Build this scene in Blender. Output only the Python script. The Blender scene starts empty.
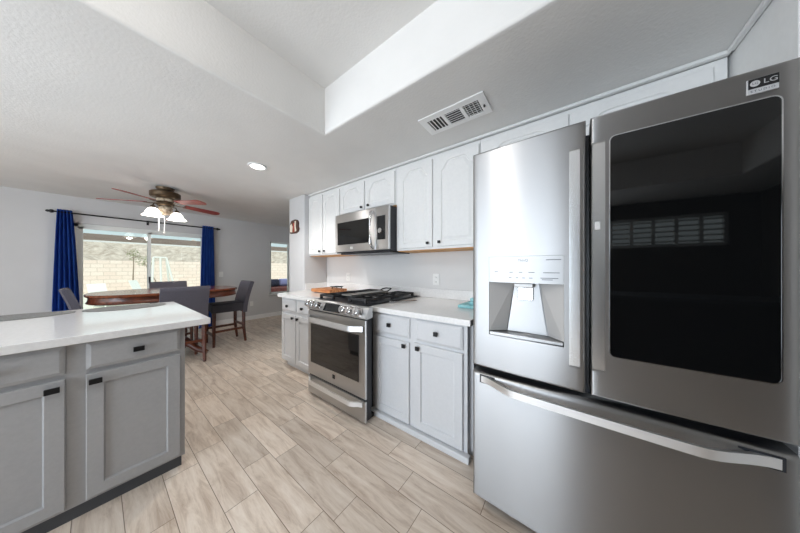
import bpy, bmesh, math, random
from mathutils import Vector, Matrix
random.seed(7)
S = bpy.context.scene
COL = S.collection
PI = math.pi

# ------------------------------------------------------------------ camera, sky, sun, exposure
cam = bpy.data.cameras.new('camera')
cam.sensor_width = 36.0
cam.lens = 227.0 * 36.0 / 800.0
cam.shift_y = 1.5 / 800.0
cam.clip_start = 0.02
co = bpy.data.objects.new('camera', cam)
COL.objects.link(co)
co.location = (0, 0, 1.25)
co.rotation_euler = (PI / 2, 0, 0.643)
S.camera = co

W = bpy.data.worlds.new('sky')
S.world = W
W.use_nodes = True
bg = W.node_tree.nodes['Background']
bg.inputs[0].default_value = (0.80, 0.93, 0.97, 1)
bg.inputs[1].default_value = 1.0

sun = bpy.data.lights.new('sun', 'SUN')
sun.energy = 3.2
sun.angle = 0.01
sun.color = (1, 0.95, 0.87)
so = bpy.data.objects.new('sun', sun)
COL.objects.link(so)
so.rotation_euler = Vector((-0.62, 0.22, -0.75)).to_track_quat('-Z', 'Y').to_euler()


def area(name, loc, direction, sx, sy, power, color=(1, 1, 1), spread=PI):
    l = bpy.data.lights.new(name, 'AREA')
    l.shape = 'RECTANGLE'
    l.size, l.size_y, l.energy, l.color = sx, sy, power, color
    l.spread = spread
    o = bpy.data.objects.new(name, l)
    COL.objects.link(o)
    o.location = loc
    o.rotation_euler = Vector(direction).to_track_quat('-Z', 'Z').to_euler()
    return o


# daylight arriving through the patio door behind the camera; the window is added fill
area('daylight_south_door', (-1.5, -3.36, 1.1), (0, 1, 0), 2.76, 2.0, 165, (0.77, 0.875, 1.0))
area('fill_south_window', (-3.95, -3.36, 1.1), (0, 1, 0), 1.5, 2.0, 26, (1.0, 0.98, 0.95))

S.view_settings.view_transform = 'Standard'
S.view_settings.look = 'None'
S.view_settings.gamma = 1.0
S.view_settings.use_curve_mapping = False
S.view_settings.exposure = -0.12
try:
    S.cycles.max_bounces = 10
    S.cycles.diffuse_bounces = 6
    S.cycles.glossy_bounces = 5
    S.cycles.transmission_bounces = 6
    S.cycles.sample_clamp_indirect = 6.0
    S.cycles.caustics_reflective = False
    S.cycles.caustics_refractive = False
except Exception:
    pass


# ------------------------------------------------------------------ materials
def srgb(r, g, b):
    f = lambda c: (c / 255) / 12.92 if c / 255 <= 0.04045 else ((c / 255 + 0.055) / 1.055) ** 2.4
    return (f(r), f(g), f(b), 1)


def mat(name, color=(0.8, 0.8, 0.8, 1), rough=0.5, metal=0.0, emit=0.0, ecol=None, spec=0.5):
    m = bpy.data.materials.new(name)
    m.use_nodes = True
    b = m.node_tree.nodes['Principled BSDF']
    b.inputs['Base Color'].default_value = color
    b.inputs['Roughness'].default_value = rough
    b.inputs['Metallic'].default_value = metal
    b.inputs['Specular IOR Level'].default_value = spec
    if emit:
        b.inputs['Emission Color'].default_value = ecol or color
        b.inputs['Emission Strength'].default_value = emit
    return m


def nt(m):
    return m.node_tree, m.node_tree.nodes['Principled BSDF']


def add_noise(m, c1, c2, scale=(1, 1, 1), nscale=10, detail=4, bump=0.0, lo=0.35, hi=0.65, bscale=None, dist=0.002):
    t, b = nt(m)
    N, L = t.nodes, t.links
    geo = N.new('ShaderNodeTexCoord')
    mp = N.new('ShaderNodeMapping')
    mp.inputs['Scale'].default_value = scale
    L.new(geo.outputs['Object'], mp.inputs[0])
    n = N.new('ShaderNodeTexNoise')
    n.inputs['Scale'].default_value = nscale
    n.inputs['Detail'].default_value = detail
    L.new(mp.outputs[0], n.inputs['Vector'])
    r = N.new('ShaderNodeValToRGB')
    r.color_ramp.elements[0].position, r.color_ramp.elements[0].color = lo, c1
    r.color_ramp.elements[1].position, r.color_ramp.elements[1].color = hi, c2
    L.new(n.outputs['Fac'], r.inputs[0])
    L.new(r.outputs[0], b.inputs['Base Color'])
    if bump:
        n2 = n
        if bscale:
            n2 = N.new('ShaderNodeTexNoise')
            n2.inputs['Scale'].default_value = bscale
            n2.inputs['Detail'].default_value = 3
            L.new(mp.outputs[0], n2.inputs['Vector'])
        bp = N.new('ShaderNodeBump')
        bp.inputs['Strength'].default_value = bump
        bp.inputs['Distance'].default_value = dist
        L.new(n2.outputs['Fac'], bp.inputs['Height'])
        L.new(bp.outputs[0], b.inputs['Normal'])
    return m


M = {}
M['ceiling'] = add_noise(mat('ceiling_paint', rough=0.9, spec=0.2), srgb(222, 221, 219), srgb(226, 225, 223), nscale=3, bump=0.35, bscale=70, dist=0.004)
M['wall'] = add_noise(mat('wall_paint', rough=0.85, spec=0.2), srgb(205, 205, 206), srgb(209, 209, 210), nscale=2, bump=0.15, bscale=90, dist=0.003)
M['kwall'] = add_noise(mat('kitchen_wall_paint', rough=0.8, spec=0.2), srgb(221, 220, 219), srgb(225, 224, 223), nscale=2, bump=0.12, bscale=90, dist=0.003)
M['dimwall'] = mat('wall_paint_darkened', srgb(78, 70, 62), 0.8)  # walls behind the camera darkened to stand for a dim room in reflections
M['trim'] = mat('white_trim', srgb(240, 240, 240), 0.45)
M['white'] = add_noise(mat('white_cabinet_paint', rough=0.4), srgb(229, 229, 228), srgb(232, 232, 231), nscale=40)
M['grey'] = add_noise(mat('grey_cabinet_paint', rough=0.42), srgb(208, 209, 211), srgb(211, 212, 214), nscale=60)
M['islandshade'] = add_noise(mat('grey_cabinet_paint_shaded', rough=0.42), srgb(164, 164, 165), srgb(168, 168, 169), nscale=60)  # cabinet grey darkened, the island's shade is put into its colour
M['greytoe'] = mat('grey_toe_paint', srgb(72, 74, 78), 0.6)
M['rawwood'] = add_noise(mat('raw_plywood', rough=0.6), srgb(205, 150, 92), srgb(222, 170, 112), scale=(1, 8, 8), nscale=6)
M['quartz'] = add_noise(mat('white_quartz', rough=0.08, spec=0.5), srgb(233, 232, 231), srgb(239, 238, 237), nscale=60)
M['black'] = mat('black_metal', srgb(22, 22, 24), 0.4, 0.3)
M['blackplastic'] = mat('black_plastic', srgb(20, 20, 22), 0.35)
M['enamel'] = mat('dark_enamel', srgb(34, 36, 42), 0.35)
M['castiron'] = add_noise(mat('cast_iron', rough=0.6), srgb(28, 28, 30), srgb(44, 44, 46), nscale=120, bump=0.2)
M['chrome'] = mat('polished_steel', srgb(214, 214, 216), 0.16, 1.0)
M['paper'] = mat('white_plastic', srgb(238, 238, 236), 0.4)
M['slot'] = mat('dark_slot', srgb(60, 58, 56), 0.6)
M['teal'] = add_noise(mat('teal_cloth', rough=0.9), srgb(128, 190, 196), srgb(170, 216, 220), nscale=30)
M['plank_wood'] = add_noise(mat('acacia_board', rough=0.5), srgb(176, 106, 60), srgb(216, 152, 98), scale=(2, 14, 14), nscale=4)
M['darkwood'] = add_noise(mat('cherry_wood', rough=0.28), srgb(66, 30, 18), srgb(104, 52, 30), scale=(12, 1.5, 12), nscale=4)
M['tabletop'] = add_noise(mat('polished_cherry', rough=0.16), srgb(92, 46, 28), srgb(126, 68, 42), scale=(12, 1.2, 12), nscale=4)
M['redwood'] = add_noise(mat('red_blade_wood', rough=0.45), srgb(128, 34, 28), srgb(152, 50, 40), scale=(3, 3, 3), nscale=5)
M['bronze'] = add_noise(mat('antique_bronze', rough=0.42, metal=0.7), srgb(84, 69, 52), srgb(108, 90, 70), nscale=12)
M['cream'] = add_noise(mat('cream_filigree', rough=0.5), srgb(150, 128, 100), srgb(232, 218, 196), nscale=30, detail=2)
M['shade'] = mat('frosted_lit_glass', srgb(255, 250, 242), 0.4, emit=3.0, ecol=(1, 0.95, 0.88, 1))
M['bulb'] = mat('lit_lens', srgb(255, 255, 255), 0.4, emit=7.0, ecol=(1, 0.97, 0.92, 1))
M['fabric'] = add_noise(mat('grey_upholstery', rough=0.95, spec=0.1), srgb(84, 82, 90), srgb(98, 96, 105), nscale=160, bump=0.2)
M['leather'] = add_noise(mat('charcoal_seat', rough=0.6, spec=0.3), srgb(56, 55, 62), srgb(68, 67, 74), nscale=80, bump=0.15)
M['blue'] = add_noise(mat('blue_curtain', rough=0.85, spec=0.15), srgb(46, 84, 170), srgb(58, 102, 192), scale=(1, 1, 0.2), nscale=30)
M['mat'] = add_noise(mat('grey_woven_mat', rough=0.9, spec=0.1), srgb(122, 122, 121), srgb(138, 138, 137), nscale=150, bump=0.3)
M['vinyl'] = mat('white_vinyl_frame', srgb(226, 230, 228), 0.4)
M['concrete'] = add_noise(mat('patio_concrete', rough=0.9), srgb(222, 206, 194), srgb(236, 222, 212), nscale=3)
M['gravel'] = add_noise(mat('pale_gravel', rough=0.95), srgb(214, 214, 198), srgb(238, 236, 224), nscale=6)
M['hill'] = add_noise(mat('dry_hillside', rough=1.0), srgb(172, 157, 145), srgb(216, 203, 192), nscale=2.6, detail=8, lo=0.34, hi=0.66)
M['beam'] = add_noise(mat('brown_beam', rough=0.8), srgb(128, 112, 104), srgb(142, 126, 118), scale=(1, 0.3, 4), nscale=4)
M['navy'] = mat('navy_cushion', srgb(36, 40, 62), 0.9)
M['periwinkle'] = mat('periwinkle_cushion', srgb(128, 132, 176), 0.9)
M['rose'] = add_noise(mat('rose_brown_cushion', rough=0.9), srgb(120, 62, 58), srgb(160, 96, 90), nscale=10)
M['bark'] = mat('grey_bark', srgb(150, 134, 120), 0.9)
M['leaf'] = mat('pale_leaf', srgb(168, 170, 140), 0.9)


def steel(name, axis, base=(0.56, 0.555, 0.55, 1), rough=0.30, rot=0.25, aniso=0.85):
    m = mat(name, base, rough, 1.0)
    t, b = nt(m)
    N, L = t.nodes, t.links
    tc = N.new('ShaderNodeTexCoord')
    mp = N.new('ShaderNodeMapping')
    mp.inputs['Scale'].default_value = axis
    n = N.new('ShaderNodeTexNoise')
    n.inputs['Scale'].default_value = 9
    n.inputs['Detail'].default_value = 3
    L.new(tc.outputs['Object'], mp.inputs[0])
    L.new(mp.outputs[0], n.inputs['Vector'])
    b.inputs['Anisotropic'].default_value = aniso
    b.inputs['Anisotropic Rotation'].default_value = rot
    tg = N.new('ShaderNodeTangent')
    tg.direction_type = 'RADIAL'
    tg.axis = 'Z'
    L.new(tg.outputs[0], b.inputs['Tangent'])
    mr = N.new('ShaderNodeMapRange')
    mr.inputs['To Min'].default_value = rough - 0.02
    mr.inputs['To Max'].default_value = rough + 0.03
    L.new(n.outputs['Fac'], mr.inputs['Value'])
    L.new(mr.outputs[0], b.inputs['Roughness'])
    return m


M['steel'] = steel('brushed_steel', (1.5, 1.5, 70))
M['fridge'] = steel('refrigerator_steel', (1.5, 1.5, 70), (0.355, 0.35, 0.348, 1), 0.35, aniso=0.97)
M['fridgebright'] = steel('refrigerator_panel_steel', (1.5, 1.5, 70), (0.40, 0.40, 0.40, 1), 0.42, aniso=0.9)
M['steelh'] = steel('brushed_steel_handle', (1.5, 1.5, 60), (0.72, 0.72, 0.72, 1), 0.22)
M['handle'] = mat('satin_steel_handle', (0.86, 0.86, 0.86, 1), 0.42, 1.0)
M['blackglass'] = mat('black_glass', srgb(10, 11, 12), 0.03, spec=0.6)
M['ovenglass'] = mat('oven_glass', srgb(20, 18, 17), 0.05, spec=0.7)
M['display'] = mat('display_glass', srgb(26, 28, 30), 0.12)
M['mark'] = mat('grey_print', srgb(96, 98, 104), 0.5)
M['silver'] = mat('silver_print', srgb(190, 190, 192), 0.35, 0.3)


def glass(name, tint=(0.93, 0.97, 0.96, 1)):
    m = bpy.data.materials.new(name)
    m.use_nodes = True
    t = m.node_tree
    t.nodes.clear()
    out = t.nodes.new('ShaderNodeOutputMaterial')
    tr = t.nodes.new('ShaderNodeBsdfTransparent')
    tr.inputs[0].default_value = tint
    gl = t.nodes.new('ShaderNodeBsdfGlossy')
    gl.inputs['Roughness'].default_value = 0.0
    mx = t.nodes.new('ShaderNodeMixShader')
    fr = t.nodes.new('ShaderNodeFresnel')
    fr.inputs['IOR'].default_value = 1.5
    t.links.new(fr.outputs[0], mx.inputs[0])
    t.links.new(tr.outputs[0], mx.inputs[1])
    t.links.new(gl.outputs[0], mx.inputs[2])
    t.links.new(mx.outputs[0], out.inputs[0])
    return m


M['glass'] = glass('window_glass')


def floor_material():
    m = mat('wood_look_tile', rough=0.38, spec=0.4)
    t, b = nt(m)
    N, L = t.nodes, t.links

    def math_(op, a, c=None, d=None):
        n = N.new('ShaderNodeMath')
        n.operation = op
        for i, v in enumerate((a, c, d)):
            if v is None:
                continue
            if isinstance(v, (int, float)):
                n.inputs[i].default_value = v
            else:
                L.new(v, n.inputs[i])
        return n.outputs[0]
    geo = N.new('ShaderNodeNewGeometry')
    sp = N.new('ShaderNodeSeparateXYZ')
    L.new(geo.outputs['Position'], sp.inputs[0])
    x, y = sp.outputs[0], sp.outputs[1]
    PW, PL = 0.155, 0.61
    yr = math_('DIVIDE', math_('SUBTRACT', y, 0.39), PW)
    row = math_('FLOOR', yr)
    fy = math_('SUBTRACT', yr, row)
    # stagger of the courses near the range, then pseudo random
    offs = [0.246, 0.532, 0.422, 0.204, 0.285, 0.604, 0.45, 0.246, 0.36]
    fac = math_('DIVIDE', math_('ADD', row, 2.5), 9.0)
    rp = N.new('ShaderNodeValToRGB')
    rp.color_ramp.interpolation = 'CONSTANT'
    els = rp.color_ramp.elements
    while len(els) < 9:
        els.new(0.5)
    for i in range(9):
        els[i].position = i / 9.0
        els[i].color = (offs[i],) * 3 + (1,)
    L.new(fac, rp.inputs[0])
    outside = math_('ADD', math_('LESS_THAN', fac, 0.0), math_('GREATER_THAN', fac, 1.0))
    hsh = math_('FRACT', math_('MULTIPLY', math_('SINE', math_('MULTIPLY', row, 12.9898)), 437.585))
    off = math_('ADD', rp.outputs[0], math_('MULTIPLY', math_('MULTIPLY', hsh, PL), outside))
    xr = math_('DIVIDE', math_('SUBTRACT', x, off), PL)
    colm = math_('FLOOR', xr)
    fx = math_('SUBTRACT', xr, colm)
    ey = math_('MULTIPLY', math_('MINIMUM', fy, math_('SUBTRACT', 1.0, fy)), PW)
    ex = math_('MULTIPLY', math_('MINIMUM', fx, math_('SUBTRACT', 1.0, fx)), PL)
    e = math_('MINIMUM', ex, ey)
    gm = N.new('ShaderNodeMapRange')
    gm.inputs['From Min'].default_value = 0.0007
    gm.inputs['From Max'].default_value = 0.0021
    L.new(e, gm.inputs['Value'])
    cv = N.new('ShaderNodeCombineXYZ')
    L.new(row, cv.inputs[0])
    L.new(colm, cv.inputs[1])
    wn = N.new('ShaderNodeTexWhiteNoise')
    wn.noise_dimensions = '2D'
    L.new(cv.outputs[0], wn.inputs['Vector'])
    # grain, different on each plank
    gv = N.new('ShaderNodeCombineXYZ')
    L.new(math_('ADD', math_('MULTIPLY', x, 1.9), math_('MULTIPLY', wn.outputs['Value'], 37.0)), gv.inputs[0])
    L.new(math_('ADD', math_('MULTIPLY', y, 13.0), math_('MULTIPLY', wn.outputs['Value'], 91.0)), gv.inputs[1])
    n1 = N.new('ShaderNodeTexNoise')
    n1.inputs['Scale'].default_value = 1.6
    n1.inputs['Detail'].default_value = 10
    n1.inputs['Roughness'].default_value = 0.7
    n1.inputs['Distortion'].default_value = 0.6
    L.new(gv.outputs[0], n1.inputs['Vector'])
    r1 = N.new('ShaderNodeValToRGB')
    e1 = r1.color_ramp.elements
    e1[0].position, e1[0].color = 0.30, srgb(178, 157, 139)
    e1[1].position, e1[1].color = 0.70, srgb(236, 224, 211)
    k = e1.new(0.5)
    k.color = srgb(218, 202, 186)
    L.new(n1.outputs['Fac'], r1.inputs[0])
    tint = N.new('ShaderNodeMapRange')
    tint.inputs['To Min'].default_value = 0.84
    tint.inputs['To Max'].default_value = 1.08
    L.new(wn.outputs['Value'], tint.inputs['Value'])
    mul = N.new('ShaderNodeVectorMath')
    mul.operation = 'SCALE'
    L.new(r1.outputs[0], mul.inputs[0])
    L.new(tint.outputs[0], mul.inputs['Scale'])
    mx = N.new('ShaderNodeMix')
    mx.data_type = 'RGBA'
    L.new(gm.outputs[0], mx.inputs['Factor'])
    mx.inputs['A'].default_value = srgb(112, 92, 74)
    L.new(mul.outputs[0], mx.inputs['B'])
    L.new(mx.outputs['Result'], b.inputs['Base Color'])
    bp = N.new('ShaderNodeBump')
    bp.inputs['Strength'].default_value = 0.35
    bp.inputs['Distance'].default_value = 0.0015
    L.new(gm.outputs[0], bp.inputs['Height'])
    L.new(bp.outputs[0], b.inputs['Normal'])
    return m


M['floor'] = floor_material()


def block_material():
    m = mat('block_wall_masonry', rough=0.95)
    t, b = nt(m)
    N, L = t.nodes, t.links
    geo = N.new('ShaderNodeNewGeometry')
    sp = N.new('ShaderNodeSeparateXYZ')
    cb = N.new('ShaderNodeCombineXYZ')
    L.new(geo.outputs['Position'], sp.inputs[0])
    L.new(sp.outputs[1], cb.inputs[0])
    L.new(sp.outputs[2], cb.inputs[1])
    br = N.new('ShaderNodeTexBrick')
    br.inputs['Color1'].default_value = srgb(232, 212, 203)
    br.inputs['Color2'].default_value = srgb(238, 222, 214)
    br.inputs['Mortar'].default_value = srgb(206, 190, 180)
    br.inputs['Scale'].default_value = 1.0
    br.inputs['Brick Width'].default_value = 0.42
    br.inputs['Row Height'].default_value = 0.21
    br.inputs['Mortar Size'].default_value = 0.012
    L.new(cb.outputs[0], br.inputs['Vector'])
    L.new(br.outputs[0], b.inputs['Base Color'])
    return m


M['block'] = block_material()


# ------------------------------------------------------------------ mesh helpers
class MB:
    def __init__(self):
        self.bm = bmesh.new()

    def box(self, x0, x1, y0, y1, z0, z1, bev=0.0, seg=2, M4=None):
        vs = [self.bm.verts.new((x, y, z)) for x in (x0, x1) for y in (y0, y1) for z in (z0, z1)]
        F = [(0, 1, 3, 2), (4, 6, 7, 5), (0, 4, 5, 1), (2, 3, 7, 6), (0, 2, 6, 4), (1, 5, 7, 3)]
        fs = [self.bm.faces.new([vs[i] for i in f]) for f in F]
        new = vs
        if bev:
            es = list({e for f in fs for e in f.edges})
            r = bmesh.ops.bevel(self.bm, geom=es, offset=bev, segments=seg, profile=0.5, affect='EDGES')
            new = list({v for f in r['faces'] for v in f.verts} | {v for v in vs if v.is_valid})
        if M4 is not None:
            bmesh.ops.transform(self.bm, matrix=M4, verts=new)
        return self

    def loft(self, loops, cap0=True, cap1=True, closed=True):
        L = [[self.bm.verts.new(p) for p in lp] for lp in loops]
        n = len(L[0])
        for a, b in zip(L[:-1], L[1:]):
            for i in range(n if closed else n - 1):
                j = (i + 1) % n
                self.bm.faces.new((a[i], a[j], b[j], b[i]))
        if cap0:
            self.bm.faces.new(list(reversed(L[0])))
        if cap1:
            self.bm.faces.new(L[-1])
        return L

    def tube(self, pts, r, n=10, cap=True, flat=None):
        """round (or flat: (half width, half height)) bar along pts; r number or list"""
        pts = [Vector(p) for p in pts]
        loops = []
        ref = None
        for i, p in enumerate(pts):
            d = (pts[min(i + 1, len(pts) - 1)] - pts[max(i - 1, 0)]).normalized()
            if ref is None:
                ref = Vector((0, 0, 1)) if abs(d.z) < 0.9 else Vector((0, 1, 0))
            s = d.cross(ref).normalized()
            u = s.cross(d).normalized()
            if flat:
                a, b = flat
                loops.append([p + s * a * cx + u * b * cz for cx, cz in ((-1, -1), (1, -1), (1, 1), (-1, 1))])
            else:
                rr = r[i] if isinstance(r, (list, tuple)) else r
                loops.append([p + (s * math.cos(t) + u * math.sin(t)) * rr for t in [2 * PI * k / n for k in range(n)]])
        self.loft(loops, cap, cap)
        return self

    def lathe(self, prof, c=(0, 0, 0), n=24, cap0=True, cap1=True, axis='Z'):
        loops = []
        for r, h in prof:
            lp = []
            for k in range(n):
                t = 2 * PI * k / n
                a, b = r * math.cos(t), r * math.sin(t)
                if axis == 'Z':
                    v = (c[0] + a, c[1] + b, c[2] + h)
                elif axis == 'Y':
                    v = (c[0] + a, c[1] + h, c[2] + b)
                else:
                    v = (c[0] + h, c[1] + a, c[2] + b)
                lp.append(v)
            loops.append(lp)
        self.loft(loops, cap0, cap1)
        return self

    def prism(self, pts, z0, z1, bev=0.0):
        """polygon in xy extruded in z"""
        if bev:
            cx = sum(p[0] for p in pts) / len(pts)
            cy = sum(p[1] for p in pts) / len(pts)

            def ins(p):
                dx, dy = p[0] - cx, p[1] - cy
                l = math.hypot(dx, dy)
                return (p[0] - dx / l * bev, p[1] - dy / l * bev)
            pi = [ins(p) for p in pts]
            self.loft([[(*p, z0) for p in pi], [(*p, z0 + bev) for p in pts], [(*p, z1 - bev) for p in pts], [(*p, z1) for p in pi]])
        else:
            self.loft([[(*p, z0) for p in pts], [(*p, z1) for p in pts]])
        return self

    def quad(self, *p):
        self.bm.faces.new([self.bm.verts.new(q) for q in p])
        return self


MW = {}


def thing(name, label, cat, loc=(0, 0, 0), rz=0.0, group=None):
    o = bpy.data.objects.new(name, None)
    o.empty_display_size = 0.1
    COL.objects.link(o)
    o.location = loc
    o.rotation_euler = (0, 0, rz)
    tag(o, label, cat, group)
    MW[o] = Matrix.Translation(loc) @ Matrix.Rotation(rz, 4, 'Z')
    return o


def tag(o, label, cat, group=None):
    o['label'] = label
    o['category'] = cat
    if group:
        o['group'] = group
    return o


def obj(name, mb, m, parent=None, smooth=None, local=False, label=None, origin=None):
    bm = mb.bm if isinstance(mb, MB) else mb
    bmesh.ops.recalc_face_normals(bm, faces=bm.faces)
    if parent is not None and not local:
        bm.transform(MW[parent].inverted())
    if origin is not None:
        bm.transform(Matrix.Translation(-Vector(origin)))
    me = bpy.data.meshes.new(name)
    bm.to_mesh(me)
    bm.free()
    ms = m if isinstance(m, (list, tuple)) else [m]
    for q in ms:
        me.materials.append(q)
    if smooth:
        for p in me.polygons:
            p.use_smooth = True
        me.set_sharp_from_angle(angle=math.radians(smooth))
    o = bpy.data.objects.new(name, me)
    COL.objects.link(o)
    if origin is not None:
        o.location = origin
    MW[o] = Matrix.Identity(4) if parent is None else MW[parent]
    if parent is not None:
        o.parent = parent
    if label:
        o['label'] = label
    return o


def struct(name, mb, m, parent=None, smooth=None):
    o = obj(name, mb, m, parent, smooth)
    if parent is None:
        o['kind'] = 'structure'
    return o


def copy_thing(root, loc, rz, label, group=None):
    r = root.copy()
    COL.objects.link(r)
    r.location = loc
    r.rotation_euler = (0, 0, rz)
    r['label'] = label
    if group:
        r['group'] = group
    for ch in list(root.children):
        c = ch.copy()
        COL.objects.link(c)
        c.parent = r
        for g in list(ch.children):
            d = g.copy()
            COL.objects.link(d)
            d.parent = c
    return r


def text_mesh(s, size, depth=0.0006):
    cu = bpy.data.curves.new('lettering', 'FONT')
    cu.body = s
    cu.size = size
    cu.extrude = depth / 2
    cu.align_x = 'CENTER'
    cu.align_y = 'CENTER'
    o = bpy.data.objects.new('lettering', cu)
    COL.objects.link(o)
    dg = bpy.context.evaluated_depsgraph_get()
    me = bpy.data.meshes.new_from_object(o.evaluated_get(dg))
    bpy.data.objects.remove(o)
    bm = bmesh.new()
    bm.from_mesh(me)
    bpy.data.meshes.remove(me)
    return bm


def text_on_front(name, s, size, x, y, z, m, parent, bold=1.0):
    """lettering on a face that looks towards -Y"""
    bm = text_mesh(s, size)
    bm.transform(Matrix.Translation((x, y, z)) @ Matrix.Rotation(PI / 2, 4, 'X') @ Matrix.Scale(bold, 4, (1, 0, 0)))
    return obj(name, bm, m, parent)


# ------------------------------------------------------------------ setting: room shell
XW, XE, YS, YN, YD, H = -6.17, 2.6, -3.2, 2.26, 4.6, 2.36
struct('floor', MB().box(XW - 0.1, XE + 0.1, YS - 0.1, YD + 0.1, -0.08, 0.0), M['floor'])

TX0, TX1, TY0, TY1, TZ = -1.63, 1.9, -2.1, 1.135, 2.74
cb = MB()
rings = [(XW - 0.15, XE + 0.1, YS - 0.15, YD + 0.1, H + 0.6), (XW - 0.15, XE + 0.1, YS - 0.15, YD + 0.1, H)]
loops = []
R = 0.022
hole = []
for k in range(0, 6):
    a = PI / 2 * k / 5
    hole.append((R * (1 - math.sin(a)), H + R * (1 - math.cos(a))))
lp = [[(x0, y0, z), (x1, y0, z), (x1, y1, z), (x0, y1, z)] for x0, x1, y0, y1, z in rings]
for ins, z in hole:
    lp.append([(TX0 - ins, TY0 - ins, z), (TX1 + ins, TY0 - ins, z), (TX1 + ins, TY1 + ins, z), (TX0 - ins, TY1 + ins, z)])
lp.append([(TX0, TY0, TZ), (TX1, TY0, TZ), (TX1, TY1, TZ), (TX0, TY1, TZ)])
cb.loft(lp, True, True)
struct('ceiling', cb, M['ceiling'], smooth=50)


def wall_with_holes(axis, at, thick, a0, a1, z0, z1, holes):
    """axis 'X': wall in the YZ plane at x=at..at+thick; holes (a0,a1,z0,z1)"""
    mb = MB()
    As = sorted({a0, a1} | {h[0] for h in holes} | {h[1] for h in holes})
    Zs = sorted({z0, z1} | {h[2] for h in holes} | {h[3] for h in holes})
    inside = lambda a, z: any(h[0] < a < h[1] and h[2] < z < h[3] for h in holes)
    P = lambda a, t, z: (at + t, a, z) if axis == 'X' else (a, at + t, z)
    cells = {}
    for i in range(len(As) - 1):
        for j in range(len(Zs) - 1):
            cells[i, j] = not inside((As[i] + As[i + 1]) / 2, (Zs[j] + Zs[j + 1]) / 2)
    for (i, j), full in cells.items():
        if not full:
            continue
        A, B, C, D = As[i], As[i + 1], Zs[j], Zs[j + 1]
        for t in (0, thick):
            mb.quad(P(A, t, C), P(B, t, C), P(B, t, D), P(A, t, D))
        for di, dj, q in ((-1, 0, (A, C, A, D)), (1, 0, (B, C, B, D)), (0, -1, (A, C, B, C)), (0, 1, (A, D, B, D))):
            if not cells.get((i + di, j + dj), False):
                mb.quad(P(q[0], 0, q[1]), P(q[2], 0, q[3]), P(q[2], thick, q[3]), P(q[0], thick, q[1]))
    bmesh.ops.remove_doubles(mb.bm, verts=mb.bm.verts, dist=1e-5)
    return mb


SL = (-0.22, 1.40, 0.0, 1.955)      # sliding door opening (y0,y1,z0,z1)
W2 = (2.66, 3.62, 0.57, 1.94)
struct('wall_west', wall_with_holes('X', XW - 0.14, 0.14, YS - 0.1, YD + 0.1, 0, H, [SL, W2]), M['wall'])
SD = (-2.92, -0.12, 0.0, 2.1)
SW = (-4.7, -3.1, 0.06, 2.15)
SK = (0.35, 2.25, 1.60, 2.10)
struct('wall_south', wall_with_holes('Y', YS - 0.12, 0.12, XW - 0.1, -0.1, 0, H, [SD, SW]), M['wall'])
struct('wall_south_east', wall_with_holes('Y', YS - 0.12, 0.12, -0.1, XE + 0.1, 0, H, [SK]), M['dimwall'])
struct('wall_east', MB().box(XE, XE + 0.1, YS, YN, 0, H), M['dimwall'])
struct('wall_north', MB().box(-3.63, XE + 0.1, YN, YN + 0.1, 0, H), M['kwall'])
struct('wall_partition', MB().box(-3.63, -3.19, 1.86, YN - 0.001, 0, H - 0.001, 0.012, 3), M['wall'], smooth=40)
struct('wall_dining', MB().box(XW, -3.53, YD, YD + 0.1, 0, H), M['wall'])
struct('wall_passage', MB().box(-3.63, -3.53, YN + 0.1, YD, 0, H), M['wall'])
bb = MB()
bb.box(XW, XW + 0.014, 1.42, YD, 0, 0.10, 0.004)
bb.box(XW, XW + 0.014, YS, -0.24, 0, 0.10, 0.004)
struct('baseboard_west', bb, M['trim'])
struct('baseboard_partition', MB().box(-3.644, -3.19, 1.846, 1.86, 0, 0.10, 0.004), M['trim'])
# crown bead above the upper cabinets and round the pantry side
cr = MB()
cr.box(-3.18, 0.652, 1.915, 1.945, H - 0.022, H - 0.001, 0.006)
cr.box(0.636, 0.66, 0.94, 1.915, H - 0.022, H - 0.001, 0.006)
struct('trim_1', cr, M['white'])

# sliding patio door
dr = obj('door_1', (lambda b: b.box(XW - 0.10, XW - 0.03, SL[0], SL[0] + 0.045, 0, SL[3]).box(XW - 0.10, XW - 0.03, SL[1] - 0.045, SL[1], 0, SL[3])
      .box(XW - 0.10, XW - 0.03, SL[0], SL[1], SL[3] - 0.05, SL[3]).box(XW - 0.10, XW - 0.03, SL[0], SL[1], 0, 0.06))(MB()), M['vinyl'])
dr['kind'] = 'structure'


def sash(y0, y1, xc):
    b = MB()
    for a, c in ((y0, y0 + 0.042), (y1 - 0.042, y1)):
        b.box(xc - 0.016, xc + 0.016, a, c, 0.06, SL[3] - 0.05)
    b.box(xc - 0.016, xc + 0.016, y0, y1, 0.06, 0.13)
    b.box(xc - 0.016, xc + 0.016, y0, y1, SL[3] - 0.08, SL[3] - 0.05)
    return b


struct('door_sash', sash(SL[0] + 0.045, 0.60, XW - 0.047), M['vinyl'], dr)
struct('door_sash', sash(0.555, SL[1] - 0.045, XW - 0.083), M['vinyl'], dr)
struct('door_pane', MB().box(XW - 0.050, XW - 0.044, SL[0] + 0.08, 0.56, 0.12, SL[3] - 0.07), M['glass'], dr)
struct('door_pane', MB().box(XW - 0.086, XW - 0.080, 0.597, SL[1] - 0.08, 0.12, SL[3] - 0.07), M['glass'], dr)
struct('door_handle', MB().box(XW - 0.031, XW - 0.012, 0.568, 0.59, 0.97, 1.09, 0.006), M['black'], dr)

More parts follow.
